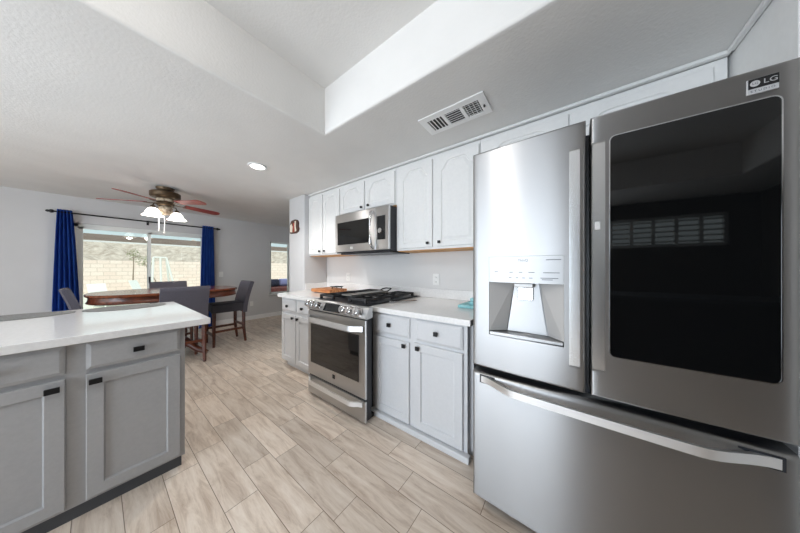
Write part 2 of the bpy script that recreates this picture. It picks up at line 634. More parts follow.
# window beyond the partition
w2 = MB()
w2.box(XW - 0.10, XW - 0.02, W2[0], W2[0] + 0.04, W2[2], W2[3]).box(XW - 0.10, XW - 0.02, W2[1] - 0.04, W2[1], W2[2], W2[3])
w2.box(XW - 0.10, XW - 0.02, W2[0], W2[1], W2[2], W2[2] + 0.045).box(XW - 0.10, XW - 0.02, W2[0], W2[1], W2[3] - 0.04, W2[3])
w2.box(XW - 0.09, XW - 0.04, 3.15, 3.20, W2[2], W2[3])
wo = struct('window_2', w2, M['vinyl'])
struct('window_pane', MB().box(XW - 0.064, XW - 0.060, W2[0] + 0.03, 3.16, W2[2] + 0.03, W2[3] - 0.03), M['glass'], wo)
struct('window_pane', MB().box(XW - 0.064, XW - 0.060, 3.19, W2[1] - 0.03, W2[2] + 0.03, W2[3] - 0.03), M['glass'], wo)
struct('window_sill', MB().box(XW - 0.02, XW + 0.03, W2[0] - 0.03, W2[1] + 0.03, W2[2] - 0.022, W2[2] - 0.001, 0.005), M['trim'], wo)
# windows behind the camera (two seen as reflections; the south-west one added for fill light)
for nm, (a0, a1, z0, z1), nb in (('door_2', SD, 1), ('fill_window', SW, 1), ('window_4', SK, 5)):
    b = MB()
    b.box(a0, a0 + 0.05, YS - 0.09, YS - 0.03, z0, z1).box(a1 - 0.05, a1, YS - 0.09, YS - 0.03, z0, z1)
    b.box(a0, a1, YS - 0.09, YS - 0.03, z1 - 0.05, z1).box(a0, a1, YS - 0.09, YS - 0.03, z0, z0 + 0.05)
    for q in range(nb):
        if nm == 'window_4':
            zm = z0 + (z1 - z0) * (q + 1) / (nb + 1)
            b.box(a0, a1, YS - 0.05, YS - 0.03, zm - 0.012, zm + 0.012)
        xm = a0 + (a1 - a0) * (q + 1) / (nb + 1)
        b.box(xm - 0.025, xm + 0.025, YS - 0.085, YS - 0.035, z0, z1)
    wq = struct(nm, b, M['vinyl'])

# ------------------------------------------------------------------ setting: back yard
struct('patio_floor', MB().box(-10.6, XW - 0.14, -7, 11, -0.18, -0.06), M['concrete'])
struct('yard_ground', MB().box(-21, -10.6, -16, 26, -0.24, -0.10), M['gravel'])
struct('block_wall', MB().box(-20.4, -20.0, -16, 26, -0.2, 1.66), M['block'])
hb = MB()
ny, nx = 60, 10
gv = [[hb.bm.verts.new((-20.5 - 1.3 * i, -16 + 42 * j / ny, 1.0 + 0.30 * i + (0.10 * math.sin(j * 1.7 + i) + 0.06 * math.sin(j * 4.1 + i * 2.2)) * min(i, 3))) for j in range(ny + 1)] for i in range(nx + 1)]
for i in range(nx):
    for j in range(ny):
        hb.bm.faces.new((gv[i][j], gv[i + 1][j], gv[i + 1][j + 1], gv[i][j + 1]))
struct('hillside', hb, M['hill'], smooth=80)
pb = MB()
pb.box(-9.12, -8.98, -6.5, 8.0, 1.90, 2.06)
struct('patio_beam', pb, M['beam'])
struct('patio_beam_trim', MB().box(-8.978, -8.962, -6.5, 8.0, 1.865, 1.905), M['trim'])
struct('patio_post', MB().box(-9.13, -8.97, 8.01, 8.17, -0.06, 2.06), M['beam'])

# ------------------------------------------------------------------ cabinet builders (fronts look towards -Y)
NA = 18


def outline(x0, x1, z0, z1, m, arch):
    pts = [(x0 + m, z0 + m), (x1 - m, z0 + m)]
    for i in range(NA + 1):
        s = 1 - 2 * i / NA
        xx = (x0 + x1) / 2 + s * ((x1 - x0) / 2 - m)
        zz = z1 - m
        if arch:
            q = min(1, max(0, (1 - abs(s)) / 0.55))
            zz = z1 - m - arch + arch * (q * q * (3 - 2 * q))
            if abs(s) > 0.999:
                zz = z1 - m - arch
        pts.append((xx, zz))
    return pts


def panel(x0, x1, z0, z1, yf, th=0.02, style='shaker', arch=0.0, fr=0.058, mb=None):
    mb = mb or MB()
    if style == 'shaker':
        seq = [(th, 0, 0), (0.003, 0, 0), (0, 0.003, 0), (0, fr, 0), (0.011, fr + 0.006, 0)]
    elif style == 'slab':
        seq = [(th, 0, 0), (0.007, 0, 0), (0.0055, 0.004, 0), (0.0015, 0.013, 0), (0, 0.016, 0)]
    else:
        seq = [(th, 0, 0), (0.003, 0, 0), (0, 0.003, 0), (0, fr, arch), (0.009, fr + 0.006, arch), (0.009, fr + 0.012, arch), (0.0015, fr + 0.034, arch)]
    mb.loft([[(x, yf + d, z) for x, z in outline(x0, x1, z0, z1, m, a)] for d, m, a in seq])
    return mb


def knob(x, y, z, size=0.030):
    h = size / 2
    b = MB()
    b.box(x - 0.006, x + 0.006, y - 0.016, y, z - 0.006, z + 0.006)
    b.box(x - h, x + h, y - 0.026, y - 0.014, z - h, z + h, 0.002)
    return b


def pull(x, y, z):
    b = MB()
    b.box(x - 0.007, x + 0.007, y - 0.016, y, z - 0.006, z + 0.006)
    b.box(x - 0.021, x + 0.021, y - 0.027, y - 0.014, z - 0.013, z + 0.013, 0.002)
    return b


CZ = 0.919
# ---- right base cabinet
t = thing('base_cabinet', 'light grey base cabinet between the range and the refrigerator', 'cabinet', (-0.94, 1.45, 0))
obj('body', MB().box(-1.384, -0.536, 1.45, YN - 0.002, 0.0, CZ - 0.041), M['grey'], t)
obj('base_molding', MB().box(-1.384, -0.512, 1.405, 1.449, 0.0, 0.042, 0.006), M['grey'], t)
obj('end_filler', MB().box(-0.535, -0.512, 1.50, YN - 0.002, 0.0, CZ - 0.041), M['grey'], t)
d = obj('drawer', panel(-1.346, -0.987, 0.708, 0.864, 1.432, 0.017, 'slab'), M['grey'], t)
obj('knob', knob(-1.178, 1.432, 0.787), M['black'], d)
d = obj('drawer', panel(-0.925, -0.563, 0.708, 0.862, 1.432, 0.017, 'slab'), M['grey'], t)
obj('knob', knob(-0.752, 1.432, 0.787), M['black'], d)
d = obj('door', panel(-1.346, -0.989, 0.048, 0.675, 1.432, 0.017), M['grey'], t)
obj('knob', knob(-1.028, 1.432, 0.648), M['black'], d)
d = obj('door', panel(-0.944, -0.563, 0.048, 0.686, 1.432, 0.017), M['grey'], t)
obj('knob', knob(-0.903, 1.432, 0.654), M['black'], d)
# ---- left base cabinet
t = thing('base_cabinet', 'light grey base cabinet left of the range, before the partition wall', 'cabinet', (-2.55, 1.45, 0))
obj('body', MB().box(-3.0, -2.125, 1.45, YN - 0.002, 0.075, CZ - 0.041), M['grey'], t)
obj('toe_kick', MB().box(-2.95, -2.125, 1.49, YN - 0.002, 0.0, 0.075), M['grey'], t)
for x0, x1, kx in ((-2.985, -2.652, -2.829), (-2.632, -2.30, -2.489)):
    d = obj('drawer', panel(x0, x1, 0.712, 0.862, 1.432, 0.017, 'slab'), M['grey'], t)
    obj('knob', knob(kx, 1.432, 0.775), M['black'], d)
for x0, x1, kx in ((-2.985, -2.652, -2.70), (-2.632, -2.30, -2.588)):
    d = obj('door', panel(x0, x1, 0.085, 0.672, 1.432, 0.017), M['grey'], t)
    obj('knob', knob(kx, 1.432, 0.640), M['black'], d)
# ---- countertops
ct = obj('countertop', MB().box(-1.392, -0.502, 1.41, YN - 0.002, CZ - 0.04, CZ, 0.003), M['quartz'])
tag(ct, 'white quartz countertop between the range and the refrigerator', 'countertop')
obj('backsplash', MB().box(-1.392, -0.425, YN - 0.022, YN - 0.002, CZ + 0.001, 1.02, 0.002), M['quartz'], ct)
ct = obj('countertop', MB().prism([(-3.05, 1.41), (-2.118, 1.41), (-2.118, YN - 0.002), (-3.187, YN - 0.002), (-3.187, 1.86), (-3.187, 1.845)], CZ - 0.04, CZ), M['quartz'])
tag(ct, 'white quartz countertop left of the range, under the cutting board', 'countertop')
obj('backsplash', MB().box(-3.165, -2.118, YN - 0.022, YN - 0.002, CZ + 0.001, 1.02, 0.002).box(-3.187, -3.167, 1.87, YN - 0.002, CZ + 0.001, 1.02, 0.002), M['quartz'], ct)
bsp = obj('backsplash', MB().box(-2.116, -1.394, YN - 0.022, YN - 0.002, 0.93, 1.02, 0.002), M['quartz'])
tag(bsp, 'white quartz backsplash strip on the wall behind the cooktop', 'backsplash')

# ---- upper cabinets
UF, UD = 1.945, 1.925


def upper(name, label, x0, x1, z0, doors, knobs, loc, depth=YN - 0.002):
    t = thing(name, label, 'cabinet', loc)
    obj('body', MB().box(x0, x1, UF, depth, z0 + 0.004, 2.336), M['white'], t)
    obj('underside', MB().box(x0 + 0.004, x1 - 0.004, UF + 0.02, depth, z0 - 0.004, z0 + 0.0035), M['rawwood'], t, label='raw orange plywood underside')
    for (a, b, za), k in zip(doors, knobs):
        d = obj('door', panel(a, b, za, 2.30, UD, 0.019, 'raised', 0.085 if za < 1.8 else 0.075, 0.05), M['white'], t)
        if k:
            obj('knob', knob(k[0], UD, k[1], 0.026), M['black'], d)
    return t


upper('upper_cabinet', 'tall white arched-door wall cabinet left of the microwave', -3.185, -2.44, 1.43, [(-3.172, -2.834, 1.452), (-2.814, -2.452, 1.452)], [(-2.88, 1.49), (-2.764, 1.49)], (-2.8, UF, 1.43))
upper('upper_cabinet', 'short white arched-door wall cabinet directly above the microwave', -2.437, -1.503, 1.935, [(-2.42, -1.986, 1.955), (-1.956, -1.518, 1.955)], [(-2.019, 1.985), (-1.905, 1.99)], (-1.97, UF, 1.935))
upper('upper_cabinet', 'tall white arched-door wall cabinet between microwave and refrigerator', -1.5, -0.608, 1.43, [(-1.455, -1.06, 1.455), (-1.012, -0.614, 1.455)], [(-1.103, 1.492), (-0.977, 1.494)], (-1.05, UF, 1.43))
upper('upper_cabinet', 'short white arched-door cabinet above the refrigerator', -0.605, 0.648, 1.89, [(-0.592, -0.008, 1.905), (0.004, 0.60, 1.905)], [None, None], (0, UF, 1.89))

# ---- pantry side to the right of the refrigerator
t = thing('pantry_cabinet', 'tall white pantry cabinet right of the refrigerator, reaching the ceiling', 'cabinet', (0.95, 1.6, 0))
obj('body', MB().box(0.662, 1.30, 0.95, YN - 0.002, 0.0, H - 0.002), M['white'], t)
obj('side_stile', MB().box(0.652, 0.6615, 1.50, 1.60, 0.0, H - 0.04, 0.002).box(0.652, 0.6615, 0.96, 1.06, 0.0, H - 0.04, 0.002), M['white'], t)
obj('door', MB().box(0.69, 1.28, 0.928, 0.949, 0.10, H - 0.06, 0.003), M['white'], t)

# ------------------------------------------------------------------ island
it = thing('island_cabinet', 'long grey island cabinet in the left foreground with black pulls', 'cabinet', (-1.965, 0.0, 0), PI / 2)
# local: x -> world y, -y -> world +x ; local y=0 is the face frame
Lc = lambda b: b
obj('body', MB().box(-1.6, 0.336, 0.0, 0.62, 0.066, CZ - 0.041), M['islandshade'], it, local=True)
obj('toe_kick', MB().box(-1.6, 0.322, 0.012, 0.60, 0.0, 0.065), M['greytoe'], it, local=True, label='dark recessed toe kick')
for (x0, x1, kx, dk) in ((-0.034, 0.313, 0.141, -0.004), (-0.45, -0.092, -0.27, -0.126)):
    d = obj('drawer', panel(x0, x1, 0.735, 0.872, -0.018, 0.017, 'slab'), M['islandshade'], it, local=True)
    MW[d] = Matrix.Identity(4)
    obj('pull', pull(kx, -0.018, 0.800), M['black'], d, local=True)
    d = obj('door', panel(x0, x1, 0.082, 0.712, -0.018, 0.017, 'shaker', 0, 0.055), M['islandshade'], it, local=True)
    MW[d] = Matrix.Identity(4)
    obj('pull', pull(dk, -0.018, 0.676), M['black'], d, local=True)
for (x0, x1) in ((-0.85, -0.51), (-1.25, -0.91)):
    d = obj('drawer', panel(x0, x1, 0.735, 0.872, -0.018, 0.017, 'slab'), M['islandshade'], it, local=True)
    d = obj('door', panel(x0, x1, 0.082, 0.712, -0.018, 0.017, 'shaker', 0, 0.055), M['islandshade'], it, local=True)
isl = obj('island_countertop', MB().box(-3.14, -1.92, -1.75, 0.455, CZ - 0.04, CZ, 0.004), M['quartz'])
tag(isl, 'long white quartz island countertop in the left foreground', 'countertop')


def oval(cx, cy, rx, ry, z0, z1, n=40):
    return MB().prism([(cx + rx * math.cos(2 * PI * k / n), cy + ry * math.sin(2 * PI * k / n)) for k in range(n)], z0, z1, 0.001)


pm = obj('placemat', oval(-2.975, 0.155, 0.155, 0.225, CZ + 0.0005, CZ + 0.005), M['mat'])
tag(pm, 'grey oval placemat on the island countertop, nearest its free corner', 'placemat', 'placemats on the island')
pm = obj('placemat', oval(-2.975, -0.35, 0.155, 0.255, CZ + 0.0005, CZ + 0.005), M['mat'])
tag(pm, 'grey oval placemat on the island countertop, cut off by the left picture edge', 'placemat', 'placemats on the island')

# opposite counter run, seen only as a reflection in the refrigerator
t = thing('sink_cabinet', 'dark base cabinet run opposite the refrigerator, seen only in its glass', 'cabinet', (1.3, -1.7, 0))
M['espresso'] = mat('dark_brown_cabinet', srgb(52, 42, 36), 0.5)
obj('body', MB().box(0.2, 2.55, -2.1, -1.45, 0.0, CZ - 0.041), M['espresso'], t)
obj('worktop', MB().box(0.18, 2.58, -2.12, -1.42, CZ - 0.04, CZ, 0.003), M['greytoe'], t)

# ------------------------------------------------------------------ range
RX0, RX1 = -2.098, -1.288
t = thing('gas_range', 'stainless slide-in gas range with black grates and front knobs', 'range', (-1.69, 1.3, 0))
obj('body', MB().box(RX0 + 0.008, -1.40, 1.34, YN - 0.03, 0.03, 0.90).box(RX0 + 0.003, RX1 - 0.005, 1.286, 1.3385, 0.03, 0.842), M['enamel'], t, label='dark enamel oven body')
obj('front_foot', MB().box(RX0 + 0.05, RX1 - 0.04, 1.36, 2.1, 0.0, 0.03), M['blackplastic'], t)
# drawer
d = obj('storage_drawer', MB().box(RX0, RX1, 1.268, 1.285, 0.022, 0.188, 0.004), M['steel'], t)


def bar_handle(x0, x1, y, z, out, hh, th=0.007, bend=0.13):
    pts = []
    n = 24
    for i in range(n + 1):
        q = i / n
        x = x0 + (x1 - x0) * q
        e = min(q, 1 - q) / bend
        e = min(1, e)
        pts.append((x, y - out * (e * e * (3 - 2 * e)) - 0.002, z))
    return MB().tube(pts, 0, flat=(th, hh))


obj('handle', bar_handle(RX0 + 0.03, RX1 - 0.03, 1.262, 0.165, 0.05, 0.018), M['handle'], d, smooth=40)
# oven door
d = obj('oven_door', MB().box(RX0, RX1, 1.268, 1.285, 0.205, 0.832, 0.004), M['steel'], t)
obj('oven_window', MB().box(-2.047, -1.365, 1.264, 1.2675, 0.328, 0.708, 0.001), M['ovenglass'], d, label='dark oven glass')
obj('handle', bar_handle(RX0 + 0.025, RX1 - 0.025, 1.262, 0.765, 0.055, 0.021), M['handle'], d, smooth=40)
obj('badge', MB().box(-1.705, -1.672, 1.264, 1.2675, 0.262, 0.298, 0.001), M['display'], d)
# control panel, slanted
cp = MB()
prof = [(1.268, 0.842), (1.262, 0.850), (1.300, 0.928), (1.312, 0.934), (1.339, 0.934), (1.339, 0.850), (1.30, 0.8425)]
cp.loft([[(x, y, z) for y, z in prof] for x in (RX0 - 0.008, RX1 + 0.008)])
c = obj('control_panel', cp, M['steel'], t)
sl = Matrix.Translation((0, 1.281, 0.889)) @ Matrix.Rotation(-math.atan2(0.038, 0.078), 4, 'X')
b = MB().box(-1.845, -1.605, -0.0045, -0.0005, -0.038, 0.036, 0.001)
b.bm.transform(sl)
obj('display', b, M['display'], c)
for kx in (-2.068, -1.990, -1.912):
    b = MB().lathe([(0.035, 0.0), (0.035, -0.014), (0.031, -0.018), (0.029, -0.056), (0.025, -0.059)], (kx, -0.001, -0.003), 20, axis='Y')
    b.box(kx - 0.004, kx + 0.004, -0.064, -0.056, -0.027, 0.022, 0.001)
    b.bm.transform(sl)
    obj('knob', b, M['chrome'], c, smooth=35)
for kx in (-1.54, -1.455, -1.37):
    b = MB().lathe([(0.038, 0.0), (0.038, -0.014), (0.034, -0.018), (0.032, -0.056), (0.028, -0.059)], (kx, -0.001, -0.003), 20, axis='Y')
    b.box(kx - 0.004, kx + 0.004, -0.064, -0.056, -0.030, 0.025, 0.001)
    b.bm.transform(sl)
    obj('knob', b, M['chrome'], c, smooth=35)
# cooktop
CX0, CX1, CY0, CY1 = RX0 - 0.012, -1.398, 1.43, 2.2
obj('cooktop', MB().box(CX0, CX1, 1.3395, CY1, CZ + 0.0015, 0.934, 0.003), M['enamel'], t)


def grate(x0, x1, y0, y1, z=0.978):
    b = MB()
    w = 0.008
    for x in (x0, x1, (x0 + x1) / 2):
        b.box(x - w, x + w, y0, y1, z - 0.022, z, 0.002)
    for y in (y0, y1, (y0 + y1) / 2, y0 + (y1 - y0) * 0.25, y0 + (y1 - y0) * 0.75):
        b.box(x0 - w, x1 + w, y - w, y + w, z - 0.0225, z - 0.0005, 0.002)
    for x in (x0, x1):
        for y in (y0, y1, (y0 + y1) / 2):
            b.box(x - 0.012, x + 0.012, y - 0.012, y + 0.012, 0.9345, z - 0.002, 0.002)
    return b


gx = [(-2.085, -1.885), (-1.635, -1.43)]
for a, b_ in gx:
    obj('grate', grate(a, b_, 1.41, 2.14), M['castiron'], t)
M['griddle'] = mat('grey_griddle', srgb(118, 116, 112), 0.45, 0.3)
g = obj('griddle_plate', MB().box(-1.835, -1.685, 1.47, 2.02, 0.974, 0.986, 0.004).box(-1.825, -1.695, 1.60, 1.99, 0.9345, 0.9695), M['griddle'], t, label='flat centre griddle with a loop handle')
obj('loop_handle', MB().tube([(-1.82, 2.02, 0.979), (-1.82, 2.08, 1.0), (-1.80, 2.12, 1.006), (-1.72, 2.12, 1.006), (-1.70, 2.08, 1.0), (-1.70, 2.02, 0.979)], 0.007, 8), M['castiron'], g, smooth=40)
for x, y in ((-1.985, 1.60), (-1.985, 1.95), (-1.532, 1.60), (-1.532, 1.95)):
    obj('burner', MB().lathe([(0.052, 0.0), (0.052, 0.006), (0.038, 0.008), (0.038, 0.014), (0.03, 0.016)], (x, y, 0.9345), 20), M['enamel'], t, smooth=40)

# ------------------------------------------------------------------ microwave
MX0, MX1, MY, MZ0, MZ1 = -2.393, -1.506, 1.82, 1.436, 1.912
t = thing('microwave', 'stainless over-the-range microwave hung under the short cabinet', 'microwave', (-1.95, 2.0, MZ0))
obj('body', MB().box(MX0 + 0.003, MX1 - 0.001, 1.845, YN - 0.003, MZ0, MZ1 - 0.005), M['enamel'], t, label='dark charcoal case')
d = obj('door', MB().box(MX0, -1.700, MY, 1.8445, MZ0 + 0.012, MZ1, 0.004), M['steel'], t)
obj('door_window', MB().box(-2.345, -1.797, MY - 0.0035, MY - 0.0003, 1.535, 1.81, 0.001), M['blackglass'], d)
hp = [(-1.735, MY - 0.001, 1.475), (-1.735, MY - 0.030, 1.49), (-1.735, MY - 0.044, 1.53), (-1.735, MY - 0.05, 1.67), (-1.735, MY - 0.044, 1.81), (-1.735, MY - 0.030, 1.85), (-1.735, MY - 0.001, 1.865)]
obj('handle', MB().tube(hp, 0.02, 12), M['steelh'], d, smooth=50)
obj('badge', MB().box(-2.105, -2.09, MY - 0.0025, MY - 0.0003, 1.475, 1.505).box(-2.083, -2.068, MY - 0.0025, MY - 0.0003, 1.475, 1.505), M['paper'], d)
c = obj('control_panel', MB().box(-1.698, MX1, MY, 1.8445, MZ0 + 0.012, MZ1, 0.004), M['steel'], t)
obj('display', MB().box(-1.672, -1.558, MY - 0.0035, MY - 0.0003, 1.555, 1.81, 0.001), M['display'], c)
obj('dial', MB().lathe([(0.030, 0.0), (0.028, -0.022), (0.024, -0.026)], (-1.615, MY - 0.0036, 1.648), 20, axis='Y'), M['chrome'], c, smooth=35)
obj('vent_hood', MB().box(MX0 + 0.06, MX1 - 0.02, 1.86, YN - 0.03, MZ0 - 0.018, MZ0 - 0.001, 0.004), M['enamel'], t, label='dark underside vent')

# ------------------------------------------------------------------ refrigerator
FX0, FX1, FG0, FG1, FY = -0.412, 0.524, 0.051, 0.065, 1.18
t = thing('refrigerator', 'large stainless french-door refrigerator in the right foreground', 'refrigerator', (0.056, 1.6, 0))
obj('case', MB().box(FX0 + 0.012, FX1 - 0.012, 1.276, 2.05, 0.04, 1.825, 0.004), M['enamel'], t, label='dark grey cabinet case')
obj('foot', MB().box(FX0 + 0.03, FX1 - 0.03, 1.30, 2.0, 0.0, 0.039), M['blackplastic'], t)


def bow(x):
    q = (x - 0.056) / 0.468
    return 0.012 * q * q


def slab(x0, x1, z0, z1, yf=FY, yb=1.268, hole=None, r=0.010, rtop=None, nx=22):
    """bowed appliance door with rounded edges and an optional rectangular opening"""
    rt = rtop or r
    ed = [0, 0.08, 0.22, 0.45, 0.72, 1.0]
    xs = {round(x0 + r * e, 5) for e in ed} | {round(x1 - r * e, 5) for e in ed}
    xs |= {round(x0 + r + (x1 - x0 - 2 * r) * i / nx, 5) for i in range(nx + 1)}
    zs = {round(z0 + r * e, 5) for e in ed} | {round(z1 - rt * e, 5) for e in ed}
    if hole:
        xs = {x for x in xs if min(abs(x - hole[0]), abs(x - hole[1])) > 0.003} | {hole[0], hole[1]}
        zs |= {hole[2], hole[3]}
    xs, zs = sorted(xs), sorted(zs)

    def rnd(dist, rad):
        if dist >= rad:
            return 0
        k = 1 - dist / rad
        return rad * (1 - math.sqrt(max(0, 1 - k * k)))
    fy_ = lambda x, z: yf + bow(x) + min(0.045, max(rnd(min(x - x0, x1 - x), r), rnd(z - z0, r), rnd(z1 - z, rt)))
    mb = MB()
    V = {}

    def v(i, j, back=None):
        key = (i, j, back)
        if key not in V:
            V[key] = mb.bm.verts.new((xs[i], fy_(xs[i], zs[j]) if back is None else back, zs[j]))
        return V[key]
    ih = lambda i, j: hole and hole[0] <= xs[i] < hole[1] - 1e-6 and hole[2] <= zs[j] < hole[3] - 1e-6
    nxs, nzs = len(xs), len(zs)
    for i in range(nxs - 1):
        for j in range(nzs - 1):
            if not ih(i, j):
                mb.bm.faces.new((v(i, j), v(i + 1, j), v(i + 1, j + 1), v(i, j + 1)))
    per = [(i, 0) for i in range(nxs)] + [(nxs - 1, j) for j in range(1, nzs)] + [(i, nzs - 1) for i in range(nxs - 2, -1, -1)] + [(0, j) for j in range(nzs - 2, 0, -1)]
    for a, c in zip(per, per[1:] + per[:1]):
        mb.bm.faces.new((v(*a), v(*c), v(*c, yb), v(*a, yb)))
    mb.bm.faces.new([v(*a, yb) for a in per])
    if hole:
        i0, i1 = xs.index(hole[0]), xs.index(hole[1])
        j0, j1 = zs.index(hole[2]), zs.index(hole[3])
        ph = [(i, j0) for i in range(i0, i1)] + [(i1, j) for j in range(j0, j1)] + [(i, j1) for i in range(i1, i0, -1)] + [(i0, j) for j in range(j1, j0, -1)]
        for a, c in zip(ph, ph[1:] + ph[:1]):
            mb.bm.faces.new((v(*a), v(*c), v(*c, yb - 0.006), v(*a, yb - 0.006)))
        mb.bm.faces.new([v(*a, yb - 0.006) for a in ph])
    return mb


DX0, DX1, DZ0, DZ1, DZM = -0.328, -0.020, 0.915, 1.305, 1.180
ld = obj('left_door', slab(FX0, FG0, 0.742, 1.848, hole=(DX0, DX1, DZ0, DZ1)), M['fridge'], t, smooth=35)
# water dispenser in the left door
py = lambda x: FY + bow(x)
b = MB()
n = 8
fl = [(DX0 + 0.001 + (DX1 - DX0 - 0.002) * i / n) for i in range(n + 1)]
b.loft([[(x, py(x) - 0.001, DZM) for x in fl] + [(x, 1.25, DZM) for x in reversed(fl)], [(x, py(x) - 0.001, DZ1 - 0.001) for x in fl] + [(x, 1.25, DZ1 - 0.001) for x in reversed(fl)]])
dp = obj('dispenser_panel', b, M['fridgebright'], ld, smooth=30)
# recess lining: two side wings that funnel in, back plate and drip tray
lw = MB()
lw.loft([[(DX0 + 0.001, 1.189, DZ0 + 0.02), (DX0 + 0.07, 1.25, DZ0 + 0.02), (DX0 + 0.07, 1.256, DZ0 + 0.02), (DX0 + 0.001, 1.256, DZ0 + 0.02)],
         [(DX0 + 0.001, 1.189, DZM - 0.001), (DX0 + 0.105, 1.25, DZM - 0.001), (DX0 + 0.105, 1.256, DZM - 0.001), (DX0 + 0.001, 1.256, DZM - 0.001)]])
lw.loft([[(DX1 - 0.001, 1.189, DZ0 + 0.02), (DX1 - 0.06, 1.25, DZ0 + 0.02), (DX1 - 0.06, 1.256, DZ0 + 0.02), (DX1 - 0.001, 1.256, DZ0 + 0.02)],
         [(DX1 - 0.001, 1.189, DZM - 0.001), (DX1 - 0.095, 1.25, DZM - 0.001), (DX1 - 0.095, 1.256, DZM - 0.001), (DX1 - 0.001, 1.256, DZM - 0.001)]])
M['lining'] = mat('grey_plastic_lining', srgb(192, 190, 188), 0.35, 0.15)
obj('recess_lining', lw, M['lining'], ld, label='grey side walls of the dispenser recess')
bp = MB()
bp.loft([[(DX0 + 0.075, 1.2475, DZ0 + 0.022), (DX1 - 0.065, 1.2475, DZ0 + 0.022), (DX1 - 0.065, 1.2485, DZ0 + 0.022), (DX0 + 0.075, 1.2485, DZ0 + 0.022)],
         [(DX0 + 0.108, 1.2475, DZM - 0.002), (DX1 - 0.098, 1.2475, DZM - 0.002), (DX1 - 0.098, 1.2485, DZM - 0.002), (DX0 + 0.108, 1.2485, DZM - 0.002)]])
obj('back_plate', bp, M['fridgebright'], ld, label='polished back plate')
obj('drip_tray', MB().box(DX0 + 0.002, DX1 - 0.002, 1.186, 1.258, DZ0 + 0.001, DZ0 + 0.018, 0.003), M['fridgebright'], ld)
obj('spout', MB().box(-0.215, -0.135, 1.192, 1.246, DZM - 0.022, DZM - 0.001, 0.004), M['lining'], ld)
obj('paddle', MB().box(-0.205, -0.14, 1.236, 1.243, DZM - 0.085, DZM - 0.024, 0.003), M['chrome'], ld)
text_on_front('lettering', 'ThinQ', 0.016, -0.175, py(-0.175) - 0.0016, 1.285, M['mark'], dp)
for x0, x1, z in ((-0.30, -0.285, 1.232), (-0.232, -0.217, 1.230), (-0.192, -0.177, 1.230), (-0.152, -0.128, 1.230), (-0.235, -0.223, 1.204), (-0.205, -0.195, 1.204), (-0.178, -0.166, 1.204), (-0.15, -0.136, 1.204), (-0.095, -0.035, 1.229), (-0.105, -0.04, 1.205), (-0.10, -0.06, 1.198), (-0.085, -0.03, 1.286)):
    obj('control_mark', MB().box(x0, x1, py((x0 + x1) / 2) - 0.0018, py((x0 + x1) / 2) - 0.0008, z - 0.0016, z + 0.0016), M['mark'], dp)


def flat_handle(x0, x1, z0, z1):
    b = MB()
    y0, yh = py((x0 + x1) / 2) + 0.001, py((x0 + x1) / 2) - 0.045
    prof = [(y0, z0 + 0.006), (yh + 0.012, z0), (yh, z0 + 0.012), (yh, z1 - 0.012), (yh + 0.012, z1), (y0, z1 - 0.006), (y0, z1 - 0.03), (yh + 0.014, z1 - 0.035), (yh + 0.014, z0 + 0.035), (y0, z0 + 0.03)]
    b.loft([[(x, y, z) for y, z in prof] for x in (x0, x1)])
    return b


obj('handle', flat_handle(-0.003, 0.031, 0.850, 1.728), M['steelh'], ld)
rd = obj('right_door', slab(FG1, FX1, 0.742, 1.850), M['fridge'], t, smooth=35)
obj('handle', flat_handle(0.068, 0.105, 0.854, 1.733), M['steelh'], rd)
# dark viewing glass, follows the bow
gb = MB()
gx0, gx1, gz0, gz1, gr = 0.123, 0.490, 0.913, 1.752, 0.016


def rounded(x0, x1, z0, z1, r, n=5, split=10):
    out = []
    for cx, cz, a0 in ((x1 - r, z0 + r, -PI / 2), (x1 - r, z1 - r, 0), (x0 + r, z1 - r, PI / 2), (x0 + r, z0 + r, PI)):
        for k in range(n + 1):
            a = a0 + PI / 2 * k / n
            out.append((cx + r * math.cos(a), cz + r * math.sin(a)))
        if a0 == 0:
            out += [(x1 - r - (x1 - x0 - 2 * r) * q / split, z1) for q in range(1, split)]
        if a0 == PI:
            out += [(x0 + r + (x1 - x0 - 2 * r) * q / split, z0) for q in range(1, split)]
    return out


fr_ = MB()
o1, o2 = rounded(gx0 - 0.003, gx1 + 0.003, gz0 - 0.003, gz1 + 0.003, gr + 0.003), rounded(gx0, gx1, gz0, gz1, gr)
fr_.loft([[(x, py(x) - 0.0002, z) for x, z in o1], [(x, py(x) - 0.003, z) for x, z in o1], [(x, py(x) - 0.003, z) for x, z in o2], [(x, py(x) - 0.0002, z) for x, z in o2]], False, False)
obj('glass_trim', fr_, M['chrome'], rd)
gm = MB()
g1 = rounded(gx0, gx1, gz0, gz1, gr)
# triangulated strips so the pane follows the bow
cols = [gx0 + gr + (gx1 - gx0 - 2 * gr) * q / 10 for q in range(11)]
gm.loft([[(x, py(x) + 0.002, z) for x, z in g1], [(x, py(x) - 0.002, z) for x, z in g1]], False, False)
ring = {(round(v.co.x, 4), round(v.co.z, 4)): v for v in gm.bm.verts if v.co.y < py(v.co.x)}
gp = lambda x, z: ring[(round(x, 4), round(z, 4))]
for a, c in zip(cols[:-1], cols[1:]):
    gm.bm.faces.new((gp(a, gz0), gp(c, gz0), gp(c, gz1), gp(a, gz1)))
right = [p for p in g1 if p[0] >= gx1 - gr - 1e-6]
left = [p for p in g1 if p[0] <= gx0 + gr + 1e-6]
gm.bm.faces.new([gp(*p) for p in right])
left.sort(key=lambda p: math.atan2(p[1] - (gz0 + gz1) / 2, p[0] - (gx0 + gr + 1e-3)) % (2 * PI))
gm.bm.faces.new([gp(*p) for p in left])
obj('viewing_glass', gm, M['blackglass'], rd, smooth=30, label='black mirrored glass window')
obj('hinge_cover', MB().box(FG0 - 0.06, FG1 + 0.06, 1.30, 1.40, 1.826, 1.838, 0.003), M['enamel'], t)
